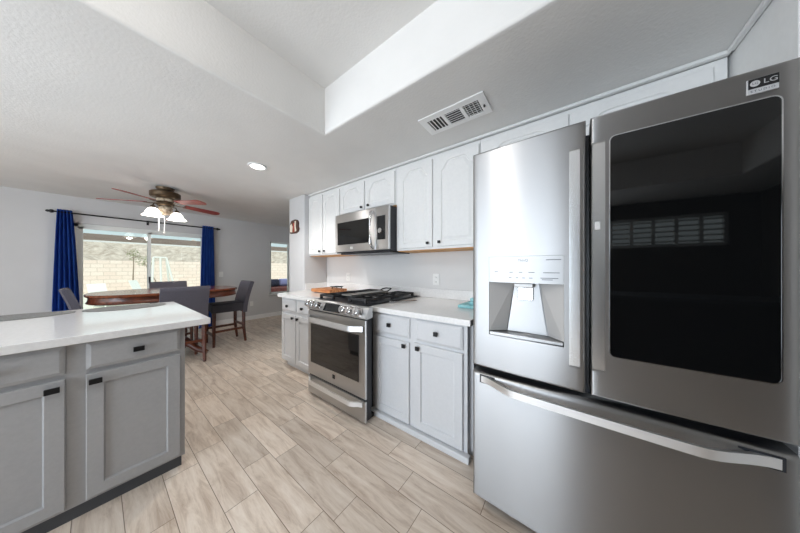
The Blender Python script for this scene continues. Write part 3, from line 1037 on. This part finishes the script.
# maker's badge
bx = 0.4575
bgd = obj('badge', MB().box(0.430, 0.485, py(bx) - 0.004, py(bx) + 0.004, 1.7735, 1.8185, 0.0008), M['silver'], rd, label='black and silver badge')
obj('badge_face', MB().box(0.4325, 0.4845, py(bx) - 0.0052, py(bx) - 0.0041, 1.789, 1.8175), M['blackplastic'], bgd)
obj('emblem', MB().lathe([(0.0088, 0.0), (0.0088, -0.0008)], (0.4440, py(bx) - 0.0053, 1.803), 24, axis='Y'), M['silver'], bgd)
text_on_front('lettering', 'LG', 0.0195, 0.4705, py(bx) - 0.0056, 1.803, M['silver'], bgd, 1.05)
text_on_front('lettering', 'S T U D I O', 0.0085, 0.4575, py(bx) - 0.0045, 1.781, M['mark'], bgd)
text_on_front('lettering', 'LG', 0.009, 0.4440, py(bx) - 0.0066, 1.803, M['mark'], bgd)
# touch plate on the right handle
obj('handle_badge', MB().box(0.075, 0.091, py(0.086) - 0.0475, py(0.086) - 0.0453, 1.395, 1.425, 0.001), M['lining'], rd)
# freezer drawer
fd = obj('freezer_drawer', slab(FX0, FX1, 0.058, 0.712, rtop=0.02), M['fridge'], t, smooth=35)
pts = []
for i in range(41):
    q = i / 40
    x = -0.366 + (0.490 + 0.366) * q
    e = min(1, min(q, 1 - q) / 0.2)
    pts.append((x, py(x) + 0.003 - 0.062 * (e * e * (3 - 2 * e)), 0.680))
for xa, xb in ((-0.374, -0.30), (0.415, 0.498)):
    obj('handle_recess', MB().box(xa, xb, py((xa + xb) / 2) - 0.0012, py((xa + xb) / 2) + 0.004, 0.660, 0.701, 0.0005), M['enamel'], fd, label='dark pocket at the end of the handle')
obj('handle', MB().tube(pts, 0, flat=(0.006, 0.0155)), M['handle'], fd, smooth=40)

# ------------------------------------------------------------------ things on the right run, wall plates
def outlet(name, label, x, z, switch=False):
    t = thing(name, label, 'outlet', (x, YN, z - 0.06))
    obj('cover_plate', MB().box(x - 0.038, x + 0.038, YN - 0.0075, YN - 0.0005, z - 0.062, z + 0.062, 0.003), M['paper'], t)
    for dz in (-0.026, 0.026):
        s = obj('socket', MB().box(x - 0.017, x + 0.017, YN - 0.0095, YN - 0.0076, z + dz - 0.017, z + dz + 0.017, 0.003), M['paper'], t)
        obj('slot', MB().box(x - 0.009, x - 0.006, YN - 0.0100, YN - 0.0096, z + dz - 0.006, z + dz + 0.006).box(x + 0.006, x + 0.009, YN - 0.0100, YN - 0.0096, z + dz - 0.006, z + dz + 0.006), M['slot'], s)
    return t


outlet('wall_outlet', 'white wall outlet above the countertop beside the refrigerator', -1.19, 1.122)
outlet('wall_outlet', 'white wall outlet behind the range, below the microwave', -2.66, 1.115)
t = thing('light_switch', 'white light switch on the dining wall right of the curtain', 'switch', (XW, 1.642, 1.05))
obj('cover_plate', MB().box(XW + 0.0005, XW + 0.007, 1.605, 1.68, 1.05, 1.168, 0.003), M['paper'], t)
obj('rocker', MB().box(XW + 0.0071, XW + 0.010, 1.626, 1.659, 1.075, 1.143, 0.001), M['paper'], t)
t = thing('wall_outlet', 'white outlet low on the dining wall near the baseboard', 'outlet', (XW, 2.242, 0.33))
obj('cover_plate', MB().box(XW + 0.0005, XW + 0.007, 2.205, 2.28, 0.33, 0.445, 0.003), M['paper'], t)
obj('socket', MB().box(XW + 0.0071, XW + 0.009, 2.226, 2.259, 0.345, 0.38, 0.002).box(XW + 0.0071, XW + 0.009, 2.226, 2.259, 0.395, 0.43, 0.002), M['paper'], t)

# cutting board and a wire trivet on it
t = thing('cutting_board', 'brown wooden cutting board lying on the counter left of the range', 'cutting board', (-2.63, 1.95, CZ))
obj('board', MB().box(-0.21, 0.20, -0.19, 0.09, 0.010, 0.052, 0.005), M['plank_wood'], t, local=True)
for sx in (-0.17, 0.16):
    for sy in (-0.15, 0.05):
        obj('foot', MB().lathe([(0.014, 0.0005), (0.014, 0.0095)], (sx, sy, 0), 10), M['blackplastic'], t, local=True)
t = thing('trivet', 'small dark wire trivet resting on the cutting board', 'trivet', (-2.53, 1.95, CZ + 0.0525))
tv = MB()
for k in range(5):
    a = 2 * PI * k / 5
    tv.tube([(0.055 * math.cos(a) + 0.03 * math.cos(s * 2 * PI / 12), 0.055 * math.sin(a) + 0.03 * math.sin(s * 2 * PI / 12), 0.026) for s in range(13)], 0.005, 6)
obj('wire_rings', tv, M['castiron'], t, local=True, smooth=50)
for k in range(3):
    a = 2 * PI * k / 3 + 0.4
    obj('foot', MB().lathe([(0.006, 0.0005), (0.006, 0.024)], (0.07 * math.cos(a), 0.07 * math.sin(a), 0), 8), M['castiron'], t, local=True)
# spoon rest / white utensil
sp = MB()
sp.tube([(-1.34, 1.70, CZ + 0.010), (-1.27, 1.79, CZ + 0.013), (-1.20, 1.87, CZ + 0.014)], [0.006, 0.005, 0.006], 8)
sp.lathe([(0.002, 0.002), (0.022, 0.003), (0.032, 0.010), (0.034, 0.016), (0.030, 0.014), (0.018, 0.008)], (-1.355, 1.685, CZ), 18)
so_ = obj('spoon', sp, M['chrome'], smooth=40)
tag(so_, 'small silver spoon lying on the white counter right of the range', 'spoon')
# folded teal cloths
t = thing('folded_towel', 'folded pale teal towel on the counter against the refrigerator side', 'towel', (-0.60, 1.93, CZ))
for i, (x0, x1, y0, y1) in enumerate(((-0.75, -0.51, 1.80, 2.06), (-0.665, -0.51, 1.83, 2.07), (-0.66, -0.51, 1.84, 2.08))):
    obj('fold', MB().box(x0, x1, y0, y1, CZ + 0.001 + 0.028 * i, CZ + 0.0275 + 0.028 * i, 0.008, 3), M['teal'], t, smooth=60)

# carved plaque on the partition end
t = thing('wall_plaque', 'small brown and cream figure plaque on the partition wall end', 'wall decoration', (-3.43, 1.86, 1.80))
prof2 = [(-0.07, -0.10), (0.03, -0.105), (0.085, -0.085), (0.10, -0.04), (0.085, 0.0), (0.09, 0.05), (0.07, 0.095), (0.03, 0.11), (-0.01, 0.105), (-0.05, 0.10), (-0.075, 0.05), (-0.09, -0.02), (-0.095, -0.07)]
M['plaque'] = mat('dark_brown_wood', srgb(74, 44, 32), 0.6)
M['creamfig'] = mat('cream_paint', srgb(236, 228, 212), 0.6)
M['redfig'] = mat('rust_red_paint', srgb(168, 72, 48), 0.6)
b = MB()
b.loft([[(-3.45 + 1.4 * x, y, 1.893 + z) for x, z in prof2] for y in (1.838, 1.8595)])
obj('backing', b, M['plaque'], t)
b = MB()
b.loft([[(-3.45 + 1.4 * x, y, 1.893 + z) for x, z in [(-0.08, -0.075), (-0.03, -0.085), (-0.02, 0.0), (-0.045, 0.055), (-0.07, 0.03)]] for y in (1.834, 1.8378)])
b.loft([[(-3.45 + 1.4 * x, y, 1.893 + z) for x, z in [(0.03, -0.08), (0.06, -0.07), (0.045, 0.0), (0.05, 0.08), (0.03, 0.085), (0.02, 0.02)]] for y in (1.834, 1.8378)])
obj('pale_figure', b, M['creamfig'], t)
b = MB()
b.loft([[(-3.45 + 1.4 * x, y, 1.893 + z) for x, z in [(-0.018, -0.085), (0.02, -0.085), (0.014, 0.02), (0.02, 0.06), (-0.012, 0.06)]] for y in (1.834, 1.8378)])
obj('red_figure', b, M['redfig'], t)

# ------------------------------------------------------------------ ceiling fixtures
def can_light(label, x, y, z, power, size=0.16, group=None):
    t = thing('recessed_light', label, 'ceiling light', (x, y, z - 0.012), 0, group)
    n = 28
    b = MB().lathe([(0.068, 0.0115), (0.068, 0.002), (0.088, 0.0), (0.090, 0.003), (0.090, 0.0115)], (0, 0, 0), n, False, False)
    obj('trim_ring', b, M['trim'], t, local=True, smooth=40)
    obj('lens', MB().lathe([(0.0675, 0.004), (0.0675, 0.010)], (0, 0, 0), n), M['bulb'], t, local=True)
    l = bpy.data.lights.new('can_lamp', 'SPOT')
    l.energy = power
    l.spot_size = math.radians(150)
    l.spot_blend = 0.7
    l.shadow_soft_size = 0.07
    l.color = (1, 0.97, 0.93)
    lo = bpy.data.objects.new('can_lamp', l)
    COL.objects.link(lo)
    lo.location = (x, y, z - 0.03)
    return t


can_light('round recessed ceiling light, lit, between the fan and the raised ceiling', -2.722, 1.047, H, 60)
t = thing('tray_fill_light', 'added round fill light in the raised ceiling, above the picture', 'ceiling light', (-0.75, -0.4, TZ - 0.09))  # added lamp, brightens the tray walls and streaks the refrigerator door
obj('base', MB().lathe([(0.17, 0.06), (0.17, 0.089)], (0, 0, 0), 32), M['trim'], t, local=True, smooth=40)
obj('diffuser', MB().lathe([(0.02, 0.0), (0.09, 0.006), (0.14, 0.025), (0.16, 0.0595)], (0, 0, 0), 32), M['bulb'], t, local=True, smooth=60)
l = bpy.data.lights.new('tray_fill_lamp', 'POINT')
l.energy = 20
l.shadow_soft_size = 0.12
l.color = (1, 0.97, 0.94)
lo = bpy.data.objects.new('tray_fill_lamp', l)
COL.objects.link(lo)
lo.location = (-0.75, -0.4, TZ - 0.24)

# ceiling register
t = thing('air_vent', 'white three-section ceiling air register above the cabinets', 'vent', (-0.68, 1.555, H - 0.01))
VX0, VX1, VY0, VY1 = -0.915, -0.436, 1.445, 1.668
b = MB()
secs = [(-0.865, -0.750), (-0.725, -0.615), (-0.590, -0.485)]
xs = [VX0] + [v for s in secs for v in s] + [VX1]
vy0, vy1 = 1.495, 1.635
for a, c in ((VX0, secs[0][0]), (secs[0][1], secs[1][0]), (secs[1][1], secs[2][0]), (secs[2][1], VX1)):
    b.box(a, c, VY0, VY1, H - 0.010, H - 0.001)
for s in secs:
    b.box(s[0], s[1], VY0, vy0, H - 0.010, H - 0.001)
    b.box(s[0], s[1], vy1, VY1, H - 0.010, H - 0.001)
obj('face_plate', b, M['trim'], t)
obj('throat', MB().box(secs[0][0], secs[2][1], vy0, vy1, H - 0.0022, H - 0.0008), M['slot'], t, label='dark duct opening')
for k in range(4):
    x = secs[0][0] + 0.014 + 0.027 * k
    m4 = Matrix.Translation((x, 0, H - 0.007)) @ Matrix.Rotation(0.6, 4, 'Y')
    obj('louver', MB().box(-0.008, 0.008, vy0 + 0.001, vy1 - 0.001, -0.0008, 0.0008, M4=m4), M['trim'], t)
for k in range(6):
    y = vy0 + 0.012 + 0.0235 * k
    m4 = Matrix.Translation((0, y, H - 0.008)) @ Matrix.Rotation(0.5, 4, 'X')
    obj('louver', MB().box(secs[1][0] + 0.001, secs[1][1] - 0.001, -0.010, 0.010, -0.0008, 0.0008, M4=m4), M['trim'], t)
for k in range(4):
    x = secs[2][0] + 0.012 + 0.027 * k
    m4 = Matrix.Translation((x, 0, H - 0.006)) @ Matrix.Rotation(0.9, 4, 'Y')
    obj('louver', MB().box(-0.005, 0.005, vy0 + 0.001, vy1 - 0.001, -0.0008, 0.0008, M4=m4), M['trim'], t)
b = MB()
for k in range(6):
    y = vy0 + 0.02 + 0.022 * k
    b.box(secs[2][0], secs[2][1], y - 0.0015, y + 0.0015, H - 0.0045, H - 0.003)
obj('cross_bars', b, M['trim'], t)
obj('lever', MB().box(-0.468, -0.458, 1.56, 1.575, H - 0.022, H - 0.0101, 0.001), M['slot'], t)

# ceiling fan
FXC, FYC = -4.5, 0.57
t = thing('ceiling_fan', 'bronze five-blade ceiling fan with bell-shaped glass lights over the dining table', 'ceiling fan', (FXC, FYC, 1.9))
cf = (FXC, FYC, 0)
obj('canopy', MB().lathe([(0.095, 2.359), (0.095, 2.345), (0.075, 2.315), (0.07, 2.305)], cf, 32), M['bronze'], t, smooth=40)
obj('motor', MB().lathe([(0.09, 2.304), (0.14, 2.297), (0.155, 2.287), (0.155, 2.235), (0.145, 2.222), (0.09, 2.205)], cf, 40), M['bronze'], t, smooth=40)
obj('vent_band', MB().lathe([(0.085, 2.2045), (0.092, 2.19), (0.075, 2.165)], cf, 32), M['cream'], t, smooth=40)
obj('hub', MB().lathe([(0.085, 2.1645), (0.09, 2.15), (0.09, 2.12), (0.075, 2.105)], cf, 32), M['bronze'], t, smooth=40)
obj('light_fitter', MB().lathe([(0.055, 2.1045), (0.075, 2.08), (0.07, 2.03), (0.05, 2.0), (0.02, 1.985)], cf, 32), M['cream'], t, smooth=50)
for k in range(5):
    ang = math.radians(27 + 72 * k)
    R4 = Matrix.Translation((FXC, FYC, 2.150)) @ Matrix.Rotation(ang, 4, 'Z') @ Matrix.Rotation(math.radians(2.5), 4, 'Y')
    b = MB().tube([(0.085, 0, 0.0), (0.15, 0, -0.008), (0.22, 0, 0.0)], 0, flat=(0.018, 0.003))
    b.bm.transform(R4)
    ir = obj('blade_iron', b, M['bronze'], t)
    out = []
    for s in range(13):
        a = -PI / 2 + PI * s / 12
        out.append((0.58 + 0.06 * math.cos(a), 0.068 * math.sin(a)))
    out = [(0.20, -0.05)] + out + [(0.20, 0.05)]
    b = MB().prism(out, 0.003, 0.010)
    b.bm.transform(R4 @ Matrix.Rotation(math.radians(-11), 4, 'X'))
    obj('blade', b, M['redwood'], t, label='reddish wood blade')
for k, ang in enumerate((math.radians(122), math.radians(302))):
    dx, dy = math.cos(ang), math.sin(ang)
    P_ = lambda r, z: (FXC + dx * r, FYC + dy * r, z)
    arm = obj('lamp_arm', MB().tube([P_(0.06, 2.08), P_(0.085, 2.115), P_(0.135, 2.115), P_(0.15, 2.085)], 0.007, 8), M['bronze'], t, smooth=50)
    c = P_(0.15, 0)
    obj('lamp_socket', MB().lathe([(0.012, 2.085), (0.024, 2.078), (0.026, 2.048)], c, 16), M['bronze'], arm, smooth=40)
    obj('glass_shade', MB().lathe([(0.028, 2.05), (0.045, 2.04), (0.066, 2.005), (0.08, 1.97), (0.106, 1.945), (0.101, 1.945), (0.076, 1.97), (0.062, 2.003), (0.042, 2.035), (0.026, 2.044)], c, 28, False, False), M['shade'], t, smooth=60, label='lit white bell glass shade')
    l = bpy.data.lights.new('fan_bulb', 'POINT')
    l.energy = 9
    l.shadow_soft_size = 0.04
    l.color = (1, 0.93, 0.84)
    lo = bpy.data.objects.new('fan_bulb', l)
    COL.objects.link(lo)
    lo.location = P_(0.15, 1.93)
for dx, dy, z in ((0.02, -0.065, 1.755), (0.02, -0.01, 1.725)):
    obj('pull_chain', MB().tube([(FXC + dx, FYC + dy, 2.0), (FXC + dx, FYC + dy, z + 0.02)], 0.0035, 6).lathe([(0.004, z + 0.022), (0.008, z + 0.01), (0.006, z)], (FXC + dx, FYC + dy, 0), 8), M['paper'], t)

# ------------------------------------------------------------------ dining set
TCX, TCY, TT = -4.5, 0.64, 0.945
t = thing('dining_table', 'large oval cherry wood pedestal dining table under the fan', 'table', (TCX, TCY, 0))


def superell(rx, ry, n=64, e=2.8, scal=0.0):
    out = []
    for k in range(n):
        a = 2 * PI * k / n
        c_, s_ = math.cos(a), math.sin(a)
        f = 1 + scal * math.cos(8 * a)
        out.append((f * rx * math.copysign(abs(c_) ** (2 / e), c_), f * ry * math.copysign(abs(s_) ** (2 / e), s_)))
    return out


def ellloft(rings, **k):
    b = MB()
    b.loft([[(x, y, z) for x, y in superell(rx, ry, **k)] for rx, ry, z in rings])
    return b


obj('tabletop', ellloft([(0.512, 0.717, TT - 0.035), (0.525, 0.730, TT - 0.026), (0.53, 0.735, TT - 0.012), (0.52, 0.725, TT)]), M['tabletop'], t, local=True, smooth=35)
obj('apron', ellloft([(0.505, 0.710, TT - 0.112), (0.518, 0.723, TT - 0.104), (0.508, 0.713, TT - 0.092), (0.503, 0.708, TT - 0.06), (0.505, 0.710, TT - 0.0352)]), M['darkwood'], t, local=True, smooth=35)
obj('pedestal', MB().lathe([(0.20, TT - 0.113), (0.20, 0.74), (0.10, 0.70), (0.08, 0.62), (0.13, 0.50), (0.15, 0.42), (0.10, 0.32), (0.14, 0.24), (0.14, 0.10), (0.08, 0.08)], (0, 0, 0), 28), M['darkwood'], t, local=True, smooth=40)
for k in range(4):
    a = PI / 4 + k * PI / 2
    c_, s_ = math.cos(a), math.sin(a)
    pr = [(0.13, 0.20), (0.22, 0.17), (0.32, 0.09), (0.40, 0.06), (0.44, 0.035)]
    obj('foot', MB().tube([(c_ * r, s_ * r, z) for r, z in pr], [0.05, 0.048, 0.04, 0.035, 0.032], 10), M['darkwood'], t, local=True, smooth=50)


def make_chair(label, loc, rz, w=0.45):
    t = thing('counter_chair', label, 'chair', loc, rz, 'grey upholstered chairs round the dining table')
    h = w / 2
    # seat with an arched apron; front is -Y
    b = MB()
    n = 10
    loops = []
    for yy, ins in ((-0.235, 0.012), (-0.225, 0), (0.19, 0), (0.20, 0.01)):
        top, bot = [], []
        for i in range(n + 1):
            s = -1 + 2 * i / n
            x = s * (h - ins)
            top.append((x, yy, 0.655 + 0.018 * (1 - s ** 4) - (0.012 if ins else 0)))
            bot.append((x, yy, 0.535 + 0.035 * (1 - s * s) + (0.004 if ins else 0)))
        loops.append(bot + list(reversed(top)))
    b.loft(loops)
    obj('seat', b, M['leather'], t, local=True, smooth=40)
    # back: tall slab with a slight lean and rolled top
    b = MB()
    nz, nxx = 14, 8
    prof = []
    for i in range(nz + 1):
        q = i / nz
        z = 0.50 + 0.50 * q
        lean = 0.02 + 0.11 * q ** 1.6
        prof.append((lean, z))
    front = [(0.185 + l, z) for l, z in prof]
    back_ = [(0.185 + l + 0.062, z) for l, z in prof]
    topc = [(0.185 + prof[-1][0] + 0.031 + 0.031 * math.cos(PI - PI * k / 5), 1.00 + 0.02 * math.sin(PI * k / 5)) for k in range(1, 5)]
    sec = front + topc + list(reversed(back_))
    lp = []
    for i in range(nxx + 1):
        s = -1 + 2 * i / nxx
        cv = 0.018 * (s * s) * -1
        k = 1.0 if abs(s) < 0.99 else 0.0
        lp.append([(s * h, y + cv, z) for y, z in sec])
    b.loft(lp)
    obj('backrest', b, M['fabric'], t, local=True, smooth=50)
    for sx in (-1, 1):
        obj('leg', MB().tube([(sx * (h - 0.028), -0.20, 0.0), (sx * (h - 0.028), -0.20, 0.545)], [0.018, 0.027], 4), M['darkwood'], t, local=True)
        obj('leg', MB().tube([(sx * (h - 0.028), 0.235, 0.0), (sx * (h - 0.028), 0.205, 0.25), (sx * (h - 0.028), 0.205, 0.55)], [0.018, 0.025, 0.027], 4), M['darkwood'], t, local=True)
        obj('stretcher', MB().box(sx * (h - 0.028) - 0.009, sx * (h - 0.028) + 0.009, -0.19, 0.20, 0.22, 0.255), M['darkwood'], t, local=True)
    obj('stretcher', MB().box(-h + 0.03, h - 0.03, -0.209, -0.191, 0.16, 0.195), M['darkwood'], t, local=True)
    obj('stretcher', MB().box(-h + 0.03, h - 0.03, 0.196, 0.214, 0.27, 0.305), M['darkwood'], t, local=True)
    return t


# facing -Y locally; rz turns the chair
ch = make_chair('grey upholstered counter chair nearest the island, its back towards the camera', (-4.14, 0.665, 0), -PI / 2)
GR = 'grey upholstered chairs round the dining table'
copy_thing(ch, (-4.67, 1.30, 0), 0.0, 'grey upholstered counter chair at the right end of the table, seen from its side', GR)
copy_thing(ch, (-5.20, 0.74, 0), PI / 2, 'grey upholstered counter chair on the window side of the table', GR)
copy_thing(ch, (-4.55, 0.12, 0), PI + 0.06, 'grey upholstered counter chair at the left end, in front of the left curtain', GR)

# ------------------------------------------------------------------ curtains and rod
t = thing('curtain_rod', 'black curtain rod with ball finials above the patio door', 'curtain rod', (XW + 0.10, 0.56, 2.08))
obj('rod', MB().tube([(XW + 0.10, -0.375, 2.085), (XW + 0.10, 1.53, 2.085)], 0.011, 10), M['black'], t, smooth=50)
for y, s in ((-0.375, -1), (1.53, 1)):
    obj('finial', MB().tube([(XW + 0.10, y, 2.085), (XW + 0.10, y + s * 0.012, 2.085), (XW + 0.10, y + s * 0.03, 2.085), (XW + 0.10, y + s * 0.045, 2.085), (XW + 0.10, y + s * 0.06, 2.085), (XW + 0.10, y + s * 0.075, 2.085)], [0.012, 0.024, 0.028, 0.016, 0.018, 0.006], 12), M['black'], t, smooth=50)
for y in (-0.30, 0.555, 1.44):
    obj('bracket', MB().tube([(XW + 0.001, y, 2.075), (XW + 0.10, y, 2.068)], 0.008, 8).box(XW + 0.001, XW + 0.008, y - 0.015, y + 0.015, 2.03, 2.11), M['black'], t)


def curtain(y0t, y1t, y0b, y1b, ztop, zbot, nf, label):
    b = MB()
    nz, nn = 26, nf * 12
    top = []
    for i in range(nz + 1):
        q = i / nz
        z = ztop + (zbot - ztop) * q
        qq = q ** 0.8
        a0, a1 = y0t + (y0b - y0t) * qq, y1t + (y1b - y1t) * qq
        row = []
        for k in range(nn + 1):
            s = k / nn
            amp = 0.024 + 0.016 * qq
            ph = 2 * PI * nf * s + 0.5 * math.sin(3 * q + s * 5)
            row.append(b.bm.verts.new((XW + 0.10 + amp * math.sin(ph) * (1 if q > 0.02 else 0.6), a0 + (a1 - a0) * s, z)))
        top.append(row)
    for i in range(nz):
        for k in range(nn):
            b.bm.faces.new((top[i][k], top[i][k + 1], top[i + 1][k + 1], top[i + 1][k]))
    r = bmesh.ops.solidify(b.bm, geom=list(b.bm.faces), thickness=0.003)
    o = obj('curtain', b, M['blue'], smooth=60, origin=(XW + 0.10, (y0b + y1b) / 2, zbot))
    return tag(o, label, 'curtain', 'blue curtains at the patio door')


curtain(-0.355, -0.225, -0.41, -0.135, 2.125, 0.015, 5, 'royal blue curtain panel left of the patio door')
curtain(1.305, 1.49, 1.245, 1.515, 2.125, 0.015, 5, 'royal blue curtain panel right of the patio door')

# ------------------------------------------------------------------ back yard things
def lounger(label, x, y, rz):
    t = thing('patio_lounger', label, 'patio chair', (x, y, -0.10), rz, 'white loungers in the yard')
    obj('back', MB().box(-0.30, 0.30, -0.018, 0.018, 0.0, 0.75, 0.008, M4=Matrix.Translation((0, 0.25, 0.32)) @ Matrix.Rotation(-0.45, 4, 'X')), M['paper'], t, local=True)
    obj('seat', MB().box(-0.30, 0.30, -0.95, 0.26, 0.29, 0.325, 0.008), M['paper'], t, local=True)
    for sx in (-0.26, 0.26):
        for sy in (-0.9, 0.2):
            obj('leg', MB().box(sx - 0.02, sx + 0.02, sy - 0.02, sy + 0.02, 0.0, 0.289), M['paper'], t, local=True)
    return t


l1 = lounger('white patio lounger outside the left door panel, nearer the left curtain', -13.0, 0.12, PI / 2 + 0.35)
l1.scale = (0.72, 0.72, 0.8)
l2 = copy_thing(l1, (-15.5, 1.28, -0.10), PI / 2 + 0.9, 'white patio lounger outside, next to the door mullion', 'white loungers in the yard')
sw = MB()
for a, b_ in (((-14, 1.42, 1.70), (-14, 1.80, 1.70)), ((-14, 1.42, 1.70), (-14, 1.36, -0.1)), ((-14, 1.62, 1.70), (-14, 1.66, -0.1)), ((-14, 1.80, 1.70), (-14, 2.15, -0.1)), ((-14.9, 1.42, -0.1), (-14, 1.42, 1.70)), ((-14.9, 2.05, -0.1), (-14, 1.80, 1.70))):
    sw.tube([a, b_], 0.035, 8)
so2 = obj('yard_frame', sw, M['paper'], smooth=50, origin=(-14, 1.7, -0.1))
tag(so2, 'white pipe swing frame in the yard, seen through the right door panel', 'swing frame')


def sapling(label, x, y, pts, twigs):
    t = thing('sapling', label, 'tree', (x, y, -0.1))
    obj('trunk', MB().tube(pts, [0.03 - 0.016 * i / (len(pts) - 1) for i in range(len(pts))], 7), M['bark'], t, local=True, smooth=50)
    b = MB()
    for k in range(twigs):
        p = Vector(pts[-1]) + Vector((0, 0, -0.3 * random.random()))
        a = 2 * PI * k / twigs
        b.tube([p, p + Vector((0.22 * math.cos(a), 0.22 * math.sin(a), 0.12)), p + Vector((0.36 * math.cos(a), 0.36 * math.sin(a), 0.10 + 0.2 * random.random()))], [0.01, 0.008, 0.005], 5)
    obj('branches', b, M['bark'], t, local=True)
    lf = MB()
    for k in range(140):
        v = Vector((random.gauss(0, 1), random.gauss(0, 1), random.gauss(0, 1))).normalized() * (0.28 * random.random() ** 0.4)
        p = Vector(pts[-1]) + v
        n1 = Vector((random.gauss(0, 1), random.gauss(0, 1), random.gauss(0, 1))).normalized() * 0.035
        n2 = n1.orthogonal().normalized() * 0.018
        lf.quad(p - n1, p + n2, p + n1, p - n2)
    obj('leaves', lf, M['leaf'], t, local=True)
    return t


sapling('thin straight sapling with a round crown before the block wall', -17, 1.05, [(0, 0, 0), (0.02, 0, 0.9), (0, 0.02, 1.55), (0, 0, 2.0)], 6)
sapling('thin crooked sapling before the block wall, near the door mullion', -16.5, 1.65, [(0, 0, 0), (0.02, 0.1, 0.7), (0, -0.12, 1.2), (0, -0.28, 1.65)], 4)

# seating outside the small window
t = thing('patio_sofa', 'low rose-brown patio sofa outside the small window', 'patio sofa', (-8.1, 4.2, -0.06))
obj('base', MB().box(-8.5, -7.6, 3.2, 5.3, 0.10, 0.60, 0.03), M['rose'], t)
obj('backrest', MB().box(-8.62, -8.44, 3.2, 5.3, 0.10, 0.80, 0.04), M['rose'], t)
lg = MB()
for x in (-8.5, -7.7):
    for y in (3.3, 5.2):
        lg.box(x - 0.03, x + 0.03, y - 0.03, y + 0.03, -0.06, 0.10)
obj('legs', lg, M['slot'], t)
for nm, y0, y1, mm, lab in (('cushion', 3.38, 3.86, 'navy', 'navy blue cushion on the patio sofa outside the small window'), ('cushion', 3.90, 4.5, 'periwinkle', 'pale periwinkle cushion on the patio sofa outside the small window')):
    o = obj(nm, MB().box(-8.43, -8.20, y0, y1, 0.603, 0.86, 0.05, 4), M[mm], smooth=60, origin=(-8.3, (y0 + y1) / 2, 0.603))
    tag(o, lab, 'cushion', 'cushions on the patio sofa')
